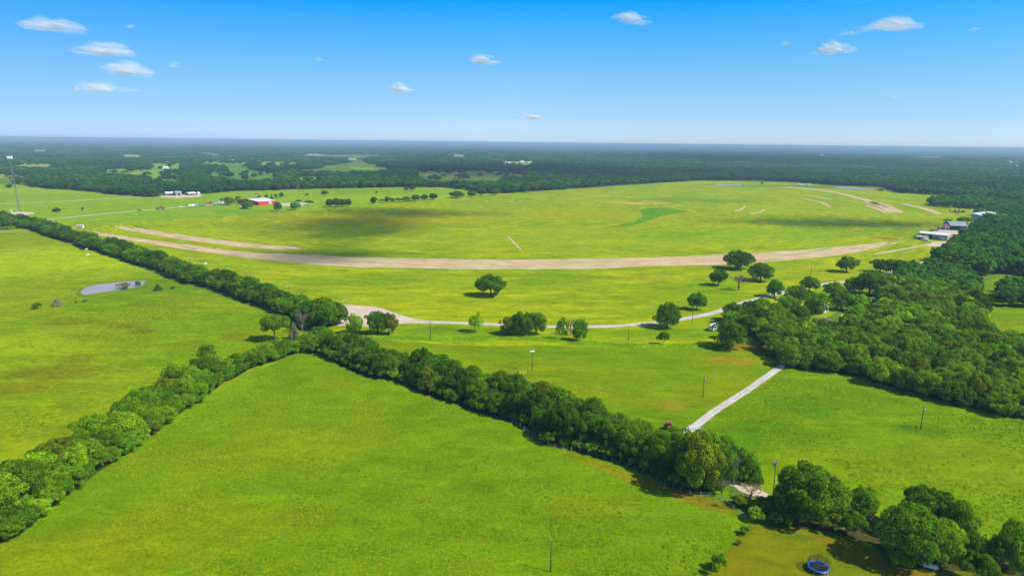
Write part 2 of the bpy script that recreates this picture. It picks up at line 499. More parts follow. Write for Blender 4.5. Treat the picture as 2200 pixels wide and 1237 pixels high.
# base colours (linear)
G_LIME = (0.170, 0.270, 0.0045); G_GREEN = (0.075, 0.195, 0.0035); G_DEEP = (0.030, 0.120, 0.004)
G_YEL = (0.20, 0.215, 0.006); G_BRN = (0.115, 0.105, 0.010)
ground_mat = grass('forest_floor', (0.095, 0.150, 0.014), (0.075, 0.135, 0.014), (0.11, 0.15, 0.02), big=0.004, med=0.02)
bmg = MB(); S_ = 42000
bmg.pts([(-S_, -3000, 0), (S_, -3000, 0), (S_, S_, 0), (-S_, S_, 0)]); bmg.face(0, 1, 2, 3)
tag(bmg.build('ground', ground_mat), kind='structure')

pasture_mat = grass('lime_pasture', (0.165, 0.262, 0.003), (0.125, 0.238, 0.003), (0.100, 0.215, 0.003), streak=0.28, ang=R(25), big=0.010, med=0.035, adj=(0.95, 0.80, 0.3), fine=0.5,
    blobs=[(60, 560, 130, 75, (0.235, 0.375, 0.002), 0.9), (260, 560, 70, 40, (0.24, 0.36, 0.002), 0.6), (60, 740, 40, 18, (0.20, 0.32, 0.002), 0.7), (150, 690, 16, 10, G_BRN, 0.5), (270, 700, 14, 9, G_BRN, 0.5), (300, 712, 8, 6, (0.10, 0.07, 0.012), 0.6), (110, 800, 22, 10, G_BRN, 0.5), (20, 835, 16, 8, G_BRN, 0.5),
           (170, 770, 8, 6, G_BRN, 0.5), (330, 650, 22, 10, (0.10, 0.20, 0.004), 0.6), (400, 745, 14, 8, (0.105, 0.17, 0.006), 0.6), (520, 720, 10, 8, G_BRN, 0.4),
           (380, 615, 60, 26, (0.07, 0.195, 0.004), 0.75), (480, 690, 40, 22, (0.085, 0.215, 0.004), 0.6), (240, 640, 26, 14, (0.085, 0.2, 0.004), 0.6)])
sheet('pasture', [(-60, 462), (0, 478), (100, 508), (200, 541), (300, 575), (400, 612), (500, 645), (620, 690), (660, 720), (650, 750), (385, 880), (0, 1150),
                  (-200, 1290), (-800, 1000), (-800, 560)], pasture_mat, 0.02)
meadow_mat = grass('flowering_meadow', (0.092, 0.215, 0.002), (0.115, 0.232, 0.002), (0.080, 0.200, 0.002), big=0.018, med=0.05, adj=(1.0, 0.82, 0.3), fine=1.1, tuft=(0.24, 0.24, 0.006), contrast=0.3,
    blobs=[(640, 960, 30, 20, (0.15, 0.24, 0.003), 0.8), (900, 1100, 26, 16, (0.085, 0.19, 0.003), 0.6), (400, 1130, 30, 14, (0.15, 0.225, 0.003), 0.7), (150, 1210, 30, 12, (0.16, 0.225, 0.003), 0.7),
           (1290, 1000, 20, 2.6, (0.17, 0.15, 0.012), 0.7, R(-38)), (1410, 1046, 16, 3.0, (0.17, 0.145, 0.015), 0.8, R(-35)), (1500, 1076, 10, 3, (0.16, 0.14, 0.015), 0.7, R(-30)),
           (1250, 1090, 14, 8, (0.15, 0.21, 0.004), 0.6), (820, 800, 30, 10, (0.08, 0.21, 0.003), 0.6)])
sheet('meadow', [(650, 750), (385, 880), (0, 1150), (-200, 1290), (-260, 1800), (1400, 1800), (1516, 1237), (1612, 1120), (1560, 1050), (1330, 970), (1116, 890), (834, 795)], meadow_mat, 0.022)
lawn_mat = grass('mown_lawn', (0.105, 0.165, 0.004), (0.135, 0.170, 0.005), (0.085, 0.160, 0.004), big=0.03, med=0.08, adj=(1.0, 0.8, 0.3), fine=1.4, contrast=0.16, streak=0.15, ang=R(60),
    blobs=[(1740, 1150, 8, 3, (0.06, 0.17, 0.004), 0.8), (1790, 1165, 17, 2.2, (0.19, 0.15, 0.03), 0.6, R(-33)), (1880, 1210, 14, 2.4, (0.17, 0.14, 0.02), 0.5, R(-35)), (2000, 1240, 14, 3, (0.18, 0.14, 0.02), 0.5, R(-35))])
sheet('lawn', [(1612, 1120), (1516, 1237), (1400, 1800), (3000, 1800), (2700, 1330), (2200, 1240), (2000, 1180), (1668, 1105)], lawn_mat, 0.024)
mid_mat = grass('grazed_pasture', (0.100, 0.195, 0.003), (0.125, 0.205, 0.004), (0.078, 0.185, 0.003), big=0.016, med=0.045, adj=(1.06, 0.9, 0.3), fine=0.9, streak=0.2, ang=R(-18), contrast=0.16,
    blobs=[(1570, 775, 11, 7, (0.20, 0.17, 0.03), 0.8), (1600, 745, 12, 9, (0.17, 0.12, 0.03), 0.8), (1440, 870, 7, 5, (0.20, 0.18, 0.05), 0.6), (1400, 868, 6, 4, (0.10, 0.10, 0.02), 0.6),
           (1280, 845, 26, 5, (0.16, 0.215, 0.004), 0.7, R(-28)), (1170, 790, 9, 5, (0.165, 0.215, 0.004), 0.8), (750, 727, 6, 5, (0.22, 0.19, 0.05), 0.9), (1600, 850, 22, 26, (0.135, 0.195, 0.004), 0.7)])
sheet('field', [(640, 735), (720, 715), (850, 733), (1000, 742), (1350, 746), (1560, 740), (1650, 740), (1692, 778), (1489, 922), (1570, 1050), (1330, 970), (1116, 890), (834, 795), (650, 750)], mid_mat, 0.026)
right_mat = grass('rough_pasture', (0.088, 0.212, 0.002), (0.118, 0.225, 0.003), (0.062, 0.195, 0.002), big=0.02, med=0.06, adj=(1.08, 0.84, 0.3), fine=0.8, streak=0.35, ang=R(-22), contrast=0.22, tuft=(0.15, 0.25, 0.004),
    blobs=[(1700, 870, 20, 13, (0.045, 0.185, 0.003), 0.75), (1640, 920, 14, 10, (0.035, 0.16, 0.003), 0.8), (1980, 925, 9, 5, (0.03, 0.15, 0.003), 0.8), (1600, 950, 12, 9, (0.03, 0.17, 0.003), 0.7), (2100, 1000, 40, 22, (0.135, 0.225, 0.003), 0.6)])
sheet('field', [(1692, 778), (1489, 922), (1590, 1040), (1668, 1105), (2000, 1180), (2200, 1240), (2700, 1330), (2900, 1000), (2400, 905), (2200, 870), (2050, 850), (1850, 790)], right_mat, 0.028)
SOD_BLOBS = [
    (1640, 450, 70, 80, (0.16, 0.265, 0.004), 0.8), (1880, 455, 60, 90, (0.15, 0.265, 0.004), 0.7), (1400, 520, 150, 30, (0.165, 0.27, 0.003), 0.7), (1150, 500, 120, 40, (0.17, 0.262, 0.003), 0.6), (1780, 480, 110, 34, (0.075, 0.165, 0.006), 0.85),
    (1500, 430, 120, 60, (0.075, 0.17, 0.008), 0.6), (400, 500, 80, 40, (0.18, 0.275, 0.006), 0.7), (1750, 525, 60, 16, (0.15, 0.265, 0.004), 0.7), (720, 545, 90, 14, (0.08, 0.185, 0.004), 0.6),
    (800, 470, 150, 60, G_YEL, 0.75), (1250, 460, 220, 70, (0.175, 0.235, 0.006), 0.7), (640, 470, 70, 50, (0.13, 0.17, 0.01), 0.5), (930, 505, 110, 30, (0.145, 0.25, 0.005), 0.5),
    (1500, 510, 120, 40, (0.10, 0.22, 0.004), 0.5), (1700, 500, 130, 40, (0.115, 0.25, 0.004), 0.5), (1150, 415, 90, 40, (0.10, 0.18, 0.01), 0.5), (1800, 402, 330, 70, (0.06, 0.15, 0.012), 0.8),
    (1290, 421, 18, 18, (0.30, 0.26, 0.30), 0.9), (1370, 437, 22, 22, (0.30, 0.26, 0.30), 0.8), (1410, 436, 24, 20, (0.30, 0.26, 0.30), 0.6), (1330, 435, 16, 16, (0.30, 0.26, 0.30), 0.8), (1430, 405, 26, 40, (0.24, 0.2, 0.07), 0.6),
    (1000, 655, 36, 8, (0.175, 0.25, 0.01), 0.7), (1200, 660, 44, 8, (0.185, 0.245, 0.015), 0.75), (850, 640, 36, 10, (0.15, 0.245, 0.008), 0.6), (1380, 600, 26, 9, (0.16, 0.2, 0.02), 0.6),
    (1400, 655, 4, 2.5, (0.16, 0.14, 0.09), 0.8), (1900, 511, 20, 14, (0.15, 0.10, 0.03), 0.8), (1600, 700, 14, 10, (0.08, 0.18, 0.006), 0.6), (1510, 620, 30, 18, (0.08, 0.19, 0.006), 0.5),
    (760, 600, 50, 16, (0.09, 0.185, 0.008), 0.6), (1150, 590, 60, 10, (0.085, 0.19, 0.006), 0.6), (500, 575, 44, 22, (0.12, 0.23, 0.01), 0.5), (940, 710, 30, 10, (0.06, 0.17, 0.004), 0.7), (1450, 715, 30, 10, (0.07, 0.18, 0.004), 0.6)]
sod_mat = grass('sod_turf', (0.125, 0.228, 0.003), (0.175, 0.262, 0.004), (0.080, 0.185, 0.003), mode='radial', big=0.006, med=0.02, adj=(1.22, 0.98, 0.3), fine=0.35, streak=0.8, blobs=SOD_BLOBS, contrast=0.14)
SOD = [(60, 468), (165, 500), (330, 560), (500, 630), (740, 690), (640, 735), (720, 715), (850, 733), (1000, 742), (1350, 746), (1560, 742), (1650, 735), (1760, 690), (1900, 620), (2050, 560), (2080, 510), (2100, 480), (2150, 440),
       (2000, 420), (1900, 407), (1700, 393), (1500, 388), (1300, 402), (1080, 416), (960, 431), (780, 441), (690, 446), (620, 458), (500, 463), (330, 473), (200, 482)]
sheet('sod_field', SOD, sod_mat, 0.03)
hay_mat = grass('hay_field', (0.150, 0.255, 0.012), (0.120, 0.235, 0.010), (0.105, 0.22, 0.008), big=0.005, med=0.015, adj=(1.08, 1.0, 0.4), fine=0.3, streak=0.3, ang=R(8), contrast=0.12,
    blobs=[(120, 410, 160, 90, (0.17, 0.27, 0.02), 0.7), (900, 425, 150, 70, (0.19, 0.28, 0.012), 0.8), (750, 410, 90, 60, (0.10, 0.20, 0.015), 0.7), (560, 455, 70, 30, (0.085, 0.19, 0.008), 0.6)])
sheet('field', [(-400, 385), (-300, 440), (-60, 462), (60, 468), (200, 482), (330, 473), (500, 463), (620, 458), (690, 446), (780, 441), (960, 431), (1080, 416), (1060, 408), (980, 402), (740, 404), (500, 411), (430, 417), (330, 423), (285, 419), (200, 411), (130, 405), (0, 395), (-300, 382)], hay_mat, 0.032)

# bare soil strips of the sod farm
bare_mat = dirt('bare_sod_soil', (0.42, 0.30, 0.16), (0.48, 0.36, 0.21), 0.3, green=(0.13, 0.20, 0.02), gk=0.75, radial=True, edge=(0.3, 0.5))
STRIPS = [
    ([(165, 489), (200, 497), (300, 512), (420, 527), (520, 540), (660, 546), (760, 551), (900, 554), (1050, 557), (1200, 556), (1350, 553), (1480, 549), (1560, 545), (1700, 537), (1830, 527), (1900, 519), (1960, 513)],
     [(165, 497), (230, 509), (330, 526), (430, 541), (530, 555), (600, 562), (680, 570), (760, 575), (900, 578), (1050, 579.5), (1200, 579), (1300, 577.5), (1400, 573), (1530, 571), (1640, 564), (1810, 549), (1890, 532), (1962, 516)], 0.12, 0.1),
    ([(240, 484), (275, 487), (400, 505), (520, 520), (670, 533)], [(236, 487), (330, 506), (450, 523), (560, 535), (680, 538)], 0.18, 0.1),
    ([(1600, 398), (1690, 401), (1760, 406), (1850, 424), (1915, 446)], [(1600, 399.5), (1690, 403.5), (1770, 410.5), (1843, 428), (1900, 447)], 0.3, 0.25),
    ([(1852, 432), (1905, 438), (1948, 458)], [(1854, 435), (1880, 442), (1908, 458)], 0.12, 0.08),
    ([(1934, 436), (1990, 446), (2034, 461)], [(1934, 438), (1975, 448), (2014, 462)], 0.2, 0.08),
    ([(1700, 421), (1752, 431), (1775, 437), (1794, 449)], [(1700, 422.5), (1752, 433.5), (1770, 440), (1787, 451)], 0.35, 0.3),
    ([(1858, 439), (1885, 446), (1908, 457)], [(1857, 442), (1880, 450), (1900, 459)], 0.25, 0.1),
    ([(1740, 419), (1798, 430)], [(1740, 420.5), (1796, 432.5)], 0.35, 0.3),
    ([(1600, 441), (1590, 449), (1573, 453)], [(1603, 443), (1595, 451), (1576, 456)], 0.25, 0.1),
    ([(1642, 447), (1630, 455), (1608, 459)], [(1646, 449), (1635, 457), (1612, 462)], 0.25, 0.1),
    ([(1088, 508), (1100, 520), (1117, 538)], [(1092, 507), (1106, 520), (1122, 537)], 0.2, 0.06),
]
for l_, r_, rm, en in STRIPS: strip('dirt_strip', l_, r_, bare_mat, 0.06, 160, rm, en)
wedge_mat = grass('lush_turf', (0.075, 0.185, 0.004), (0.085, 0.19, 0.004), (0.085, 0.19, 0.004), soft=True, contrast=0.1)
sheet('sod_patch', smooth(P2([(1300, 489), (1340, 481), (1362, 476), (1378, 462), (1372, 453), (1396, 447), (1430, 447), (1480, 455), (1430, 463), (1399, 473), (1360, 485), (1300, 489)]), 70)[:-1], wedge_mat, 0.05, inset=3.5, world=True)

# gravel
gravel_mat = dirt('white_gravel', (0.38, 0.345, 0.285), (0.46, 0.43, 0.37), 0.6, edge=(0.25, 0.55), ruts=True)
pad_mat = dirt('gravel_pad', (0.42, 0.34, 0.25), (0.48, 0.40, 0.31), 0.4, edge=(0.3, 0.55), green=(0.2, 0.2, 0.05), gk=0.3)
road('road', [(905, 692), (960, 693), (1040, 696), (1120, 699), (1200, 702), (1300, 701), (1380, 696), (1440, 689), (1500, 679), (1548, 668), (1600, 650), (1660, 634), (1720, 620), (1780, 609), (1830, 603), (1870, 592), (1910, 585), (1960, 572), (2000, 561), (2060, 545)], 5.0, gravel_mat, 0.064, 200, 0.15)
sheet('gravel_pad', [(715, 700), (728, 652), (760, 655), (800, 658), (825, 662), (850, 672), (880, 681), (910, 687), (950, 692), (905, 695), (850, 696), (800, 702), (745, 700)], pad_mat, 0.06, inset=1.2)
road('driveway', [(1700, 768), (1690, 779), (1660, 800), (1600, 842), (1540, 880), (1492, 916), (1462, 936), (1450, 950), (1475, 985), (1530, 1020), (1585, 1042), (1625, 1058), (1665, 1080), (1690, 1090)], 3.3, gravel_mat, 0.068, 120, 0.22)
sheet('track', [(1572, 1040), (1600, 1040), (1640, 1054), (1676, 1074), (1670, 1080), (1630, 1072), (1585, 1054)], pad_mat, 0.072, inset=0.6)
road('road', [(-60, 440), (0, 438), (100, 434), (200, 429), (320, 422), (370, 419)], 6.0, gravel_mat, 0.07, 60, 0.2)
road('road', [(72, 474), (150, 467), (250, 457), (345, 449), (400, 444), (470, 438.5), (520, 437)], 6.0, gravel_mat, 0.07, 60, 0.2)
road('track', [(1768, 474), (1830, 479), (1900, 485), (1960, 490), (2010, 494)], 4.0, pad_mat, 0.07, 50, 0.3)
sheet('track', [(1852, 652), (1858, 642), (1876, 640), (1884, 648), (1878, 660), (1860, 662)], dirt('bare_earth', (0.13, 0.07, 0.035), (0.17, 0.10, 0.05), 0.4), 0.066, inset=2)
road('track', [(1880, 546), (1920, 539), (1960, 532), (2000, 524)], 3.5, pad_mat, 0.07, 50, 0.3)
sheet('gravel_yard', [(1985, 530), (2000, 519), (2035, 518), (2020, 509), (2000, 496), (2010, 493), (2075, 495), (2085, 505), (2050, 520), (2040, 532), (2028, 531), (2000, 529)], pad_mat, 0.066, inset=2.5)
sheet('gravel_pad', [(10, 462), (18, 457), (40, 455), (72, 456), (78, 459), (60, 462), (35, 464)], pad_mat, 0.066, inset=2)
sheet('gravel_pad', [(340, 424), (352, 419), (400, 418), (440, 419), (430, 423), (380, 426)], pad_mat, 0.066, inset=4)
sheet('gravel_pad', [(590, 443), (600, 437), (640, 434), (680, 439), (650, 443)], pad_mat, 0.066, inset=5)

ruts_mat = dirt('wheel_ruts', (0.17, 0.20, 0.004), (0.14, 0.19, 0.004), 0.5, edge=(0.45, 0.9))
for dx_ in (0, 9): road('track', [(1215 + dx_, 812), (1262 + dx_, 832), (1330 + dx_, 850), (1400 + dx_, 872), (1450 + dx_, 892), (1487 + dx_, 912)], 0.9, ruts_mat, 0.05, 60, 0.4, 0.15)
road('track', [(745, 729), (780, 735), (850, 745), (960, 775), (1080, 812)], 2.2, ruts_mat, 0.05, 60, 0.4, 0.2)

# ponds with a trodden rim
rim_mat = dirt('pond_bank', (0.17, 0.14, 0.05), (0.11, 0.14, 0.02), 0.4, edge=(0.35, 0.6))
POND = [(172, 628), (178, 622), (190, 616), (210, 611), (240, 608), (270, 605), (300, 603.5), (310, 605), (308, 611), (295, 617), (265, 622), (230, 627), (195, 632), (180, 633)]
pw = smooth(np.vstack([P2(POND), P2(POND[:1])]), 80)[:-1]
pc = pw.mean(0)
sheet('pond_bank', pc + (pw - pc) * [1.12, 1.26], rim_mat, 0.045, inset=2.2, world=True)
sheet('pond', pw, M['water'], 0.08, world=True)
road('track', [(100, 652), (140, 640), (172, 631), (200, 634)], 1.2, rim_mat, 0.05, 30, 0.35)
for pp in ([(1795, 404), (1800, 401), (1830, 401), (1860, 404), (1882, 406), (1870, 408), (1840, 407), (1810, 406)], [(1530, 397), (1545, 395.5), (1592, 397), (1588, 399), (1550, 398.6)]):
    q = smooth(np.vstack([P2(pp), P2(pp[:1])]), 40)[:-1]; c = q.mean(0)
    sheet('pond_bank', c + (q - c) * [1.25, 1.5], rim_mat, 0.045, inset=8, world=True)
    sheet('pond', q, M['water'], 0.09, world=True)

# low grassy terrace bank below the road
def bank(name, pts, w, h, mat):
    c = smooth(P2(pts), 160); t = np.gradient(c, axis=0); t /= np.hypot(*t.T)[:, None]; nn = np.c_[-t[:, 1], t[:, 0]]
    V = []
    for i in range(len(c)):
        e = min(1, i / 12, (len(c) - 1 - i) / 12)
        for u, z in ((-1, 0.0), (-0.45, 0.55), (0, 1.0), (0.4, 0.6), (1, 0.0)): V.append((*(c[i] + nn[i] * u * w), 0.02 + z * h * e))
    Fq = np.array([(i * 5 + j, i * 5 + j + 1, (i + 1) * 5 + j + 1, (i + 1) * 5 + j) for i in range(len(c) - 1) for j in range(4)])
    V = np.array(V); p = V[Fq[0]]
    if np.cross(p[1] - p[0], p[2] - p[0])[2] < 0: Fq = Fq[:, ::-1]
    tag(link(name, np_mesh(name, V, Fq, mat, smooth_=True)), kind='structure')
bank_mat = grass('terrace_grass', (0.100, 0.215, 0.004), (0.07, 0.18, 0.004), (0.12, 0.22, 0.005), adj=(1.1, 0.92, 0.3), fine=0.7, contrast=0.4)
bank('terrace_bank', [(740, 722), (850, 726), (960, 728), (1100, 727), (1180, 730), (1260, 738), (1350, 742), (1450, 744), (1560, 744)], 3.2, 1.0, bank_mat)

# woodland and hedge floor
soil_mat = dirt('leaf_litter', (0.065, 0.045, 0.018), (0.05, 0.06, 0.012), 0.4, edge=(0.3, 0.6), green=(0.04, 0.1, 0.006), gk=0.6)

# ---------------------------------------------------------------- trees
def crown_mesh(name, seed, nl, nq, ls, mat, kind='oak', zlo=0.2):
    """crown of unit width and unit height made of leaf sprays spread over many lobes"""
    g = np.random.default_rng(seed)
    C, Rr = [], []
    zc, hz = (1 + zlo) / 2, (1 - zlo) / 2
    for i in range(nl):
        d = g.normal(size=3); d /= np.linalg.norm(d)
        if kind == 'cone':
            z = zlo + (1 - zlo) * (g.random() ** 1.3) * 0.93
            k = (1 - (z - zlo) / (1 - zlo)) * 0.36 + 0.02
            a = g.random() * 6.283; r = 0.07 + 0.13 * (k / 0.38)
            C.append((math.cos(a) * k, math.sin(a) * k, z)); Rr.append(r)
            continue
        if kind == 'shrub': d[2] = abs(d[2]) * 0.9 - 0.15
        elif d[2] < -0.8: d[2] *= -0.6
        r = g.uniform(0.045, 0.15) if kind != 'airy' else g.uniform(0.06, 0.12)
        q = g.uniform(0.78, 1.03) if i % 5 else g.uniform(0.1, 0.6)
        wob = 1 + 0.13 * math.sin(3 * math.atan2(d[1], d[0]) + seed) + 0.08 * math.sin(5 * math.atan2(d[1], d[0]) + 2 * seed) + g.normal() * 0.06
        C.append((d[0] * (0.5 - r * 0.8) * q * wob, d[1] * (0.5 - r * 0.8) * q * wob, zc + d[2] * (hz - r * 0.9) * q * (1 + 0.14 * math.sin(2.5 * d[0] * 3 + seed) * math.cos(d[1] * 5 + seed))))
        Rr.append(r)
    C = np.array(C); Rr = np.array(Rr)
    tone_l = g.uniform(0.72, 1.28, nl); warm_l = g.random(nl) ** 2
    sq = np.array([1, 1, 1.0 if kind != 'cone' else 1.3])
    m = nq * 3
    li = g.choice(nl, m, p=Rr ** 2 / (Rr ** 2).sum())
    d = g.normal(size=(m, 3)); d /= np.linalg.norm(d, axis=1)[:, None]
    rad = Rr[li][:, None] * g.uniform(0.82, 1.08, (m, 1))
    p = C[li] + d * rad * sq
    ok = p[:, 2] > zlo * 0.6
    for j in range(nl):                                   # leaves sit on the outside of the lobes
        q = np.linalg.norm((p - C[j]) / sq, axis=1) < Rr[j] * 0.78
        ok &= ~(q & (li != j))
    ok &= (d[:, 2] > -0.55) | (g.random(m) < 0.35)
    idx = np.nonzero(ok)[0][:nq]
    p, d, li = p[idx], d[idx], li[idx]
    n = d + g.normal(size=d.shape) * 0.55; n /= np.linalg.norm(n, axis=1)[:, None]
    a = np.cross(n, g.normal(size=n.shape)); a /= np.linalg.norm(a, axis=1)[:, None]
    b = np.cross(n, a)
    s = ls * g.uniform(0.6, 1.35, (len(p), 1))
    V = np.stack([p - a * s, p - b * s * 0.62, p + a * s, p + b * s * 0.62], 1).reshape(-1, 3)
    tone = np.repeat(tone_l[li] * g.uniform(0.6, 1.4, len(p)), 4); warm = np.repeat(warm_l[li] * g.random(len(p)), 4)
    return np_mesh(name, V, np.arange(len(V)).reshape(-1, 4), mat, {'tone': tone, 'warm': warm})

def trunk_mesh(name, seed, mat, zt=0.62, limbs=6, r=0.035, base=0.0):
    g = random.Random(seed); mb = MB()
    top = Vector((g.uniform(-.04, .04), g.uniform(-.04, .04), zt * 0.62))
    mb.tube([(0, 0, -0.02), (0.004, 0, 0.06), tuple(top * 0.6), tuple(top)], [r * 1.5, r, r * 0.85, r * 0.6], 7)
    for i in range(limbs):
        a = 6.283 * i / limbs + g.uniform(-.4, .4); z0 = zt * g.uniform(0.32, 0.6); e = g.uniform(0.2, 0.34)
        mb.tube([(top.x * .8, top.y * .8, z0), (math.cos(a) * e * .5, math.sin(a) * e * .5, z0 + .12), (math.cos(a) * e, math.sin(a) * e, z0 + g.uniform(.2, .32))], [r * .55, r * .4, r * .15], 5)
    return mb.mesh(name, mat, True)

def bare_mesh(name, seed, mat, spread=0.5, levels=3, trunk_h=0.3, fan=5, r0=0.022):
    """leafless branches of unit height; trunk apart"""
    g = random.Random(seed); mb = MB()
    def grow(p, d, ln, r, lv):
        e = p + d * ln; mid = p + d * ln * 0.5 + Vector((g.uniform(-1, 1), g.uniform(-1, 1), g.uniform(-.3, .6))) * ln * 0.09
        mb.tube([tuple(p), tuple(mid), tuple(e)], [r, r * 0.8, r * 0.55], 5 if lv > 1 else 3, False)
        if lv == 0: return
        for k in range(fan if lv == levels else g.choice((3, 4))):
            a = g.uniform(0, 6.283) if lv < levels else 6.283 * k / fan + g.uniform(-.3, .3)
            s = g.uniform(0.35, 1.0) * (1.1 if lv == levels else 1.0)
            nd = (d + Vector((math.cos(a) * s, math.sin(a) * s, g.uniform(-.1, .45))) * spread * 1.6).normalized()
            st = p + d * ln * g.uniform(0.55, 1.0)
            grow(st, nd, ln * g.uniform(0.55, 0.8), r * 0.55, lv - 1)
    grow(Vector((0, 0, trunk_h * 0.4)), Vector((0, 0, 1)), trunk_h * 0.8, r0, levels)
    z = max(v[2] for v in mb.v); w = max(max(abs(v[0]), abs(v[1])) for v in mb.v)
    mb.v = [(v[0] * 0.5 / w, v[1] * 0.5 / w, v[2] / z) for v in mb.v]
    return mb.mesh(name, mat)

L = M['leaf']
PROTO = {
    'oak': [crown_mesh('crown', 10 + i, 96, 14000, 0.0185, L, 'oak', 0.07) for i in range(5)],
    'bushy': [crown_mesh('crown', 30 + i, 92, 13000, 0.0190, L, 'oak', 0.02) for i in range(5)],
    'airy': [crown_mesh('crown', 50 + i, 60, 5000, 0.022, L, 'airy', 0.10) for i in range(3)],
    'shrub': [crown_mesh('crown', 60 + i, 56, 7500, 0.023, L, 'shrub', 0.02) for i in range(4)],
    'cedar': [crown_mesh('crown', 70 + i, 46, 5000, 0.028, L, 'cone', 0.04) for i in range(3)],
    'high': [crown_mesh('crown', 80 + i, 84, 12000, 0.019, L, 'oak', 0.36) for i in range(2)],
}
TRUNK = {k: [trunk_mesh('trunk', 100 + i, M['bark'], zt, 6, r) for i in range(3)]
         for k, zt, r in (('oak', .62, .032), ('bushy', .55, .03), ('airy', .7, .022), ('shrub', .4, .02), ('cedar', .85, .03), ('high', .75, .035))}
BARE = {'dead': [bare_mesh('branches', 5 + i, M['dead'], 0.42, 4, 0.42, 6, 0.018) for i in range(2)],
        'twiggy': [bare_mesh('branches', 15 + i, M['twig'], 0.75, 4, 0.30, 7, 0.018) for i in range(3)]}
BTRUNK = {'dead': trunk_mesh('trunk', 7, M['dead'], 0.6, 3, 0.024), 'twiggy': trunk_mesh('trunk', 8, M['twig'], 0.5, 3, 0.03)}
TONE = {'dark': (0.042, 0.098, 0.003), 'deep': (0.062, 0.137, 0.003), 'mid': (0.088, 0.172, 0.003), 'bright': (0.128, 0.220, 0.004), 'olive': (0.092, 0.132, 0.005),
        'pale': (0.155, 0.235, 0.006), 'bluish': (0.050, 0.105, 0.03), 'grey': (0.15, 0.16, 0.09), 'brown': (0.18, 0.13, 0.06)}
TWORD = {'dark': 'dark green', 'deep': 'deep green', 'mid': 'mid green', 'bright': 'bright green', 'olive': 'olive green', 'pale': 'pale green', 'bluish': 'blue green', 'grey': 'greyish', 'brown': 'brownish'}
rng = random.Random(4)
TREES = []

def tree_at(p, w, h, kind, tone, label, name='tree', cat='tree', group=None, v=None):
    """one tree: an Empty at its foot, crown and trunk under it"""
    t = thing(name, label, cat, (float(p[0]), float(p[1]), 0.0), rng.uniform(0, 6.28), group)
    if kind in BARE:
        c = link('branches', BARE[kind][rng.randrange(len(BARE[kind])) if v is None else v % len(BARE[kind])], t); k = link('trunk', BTRUNK[kind], t)
    else:
        ps = PROTO[kind]
        c = link('crown', ps[rng.randrange(len(ps)) if v is None else v % len(ps)], t); k = link('trunk', TRUNK[kind][rng.randrange(3)], t)
        f = rng.uniform(0.9, 1.12)
        c.color = (*[x * f * rng.uniform(.95, 1.05) for x in TONE[tone]], 1)
    c.scale = (w, w * rng.uniform(0.9, 1.08), h); k.scale = (w, w, h)
    TREES.append((float(p[0]), float(p[1]), w))
    return t

def tree_px(x, yb, yt, wpx, kind, tone, label, name='tree', cat='tree', group=None, v=None):
    """a tree standing at photo pixel (x, yb); its top reaches yt and its crown is wpx wide"""
    b = at(x, yb); w = wpx * depth(b) / FPX * 0.94
    # the foot is hidden behind the crown's near rim: step back so that the rim, not the foot, meets yb
    b = b + np.array([b[0], b[1], 0]) / np.hypot(b[0], b[1]) * w * 0.22
    h = next(q for q in np.arange(0.5, 40, 0.1) if proj(b + [0, 0, q])[1] <= yt or q > 39)
    return tree_at(b, w, float(h), kind, tone, label, name, cat, group, v)

OR1 = 'first second third fourth fifth sixth seventh eighth ninth tenth eleventh twelfth thirteenth fourteenth fifteenth sixteenth seventeenth eighteenth nineteenth'.split()
TENS = {2: 'twent', 3: 'thirt', 4: 'fort', 5: 'fift', 6: 'sixt', 7: 'sevent', 8: 'eight', 9: 'ninet'}
def ordinal(n):
    if n < 20: return OR1[n - 1]
    return TENS[n // 10] + ('ieth' if n % 10 == 0 else 'y-' + OR1[n % 10 - 1])

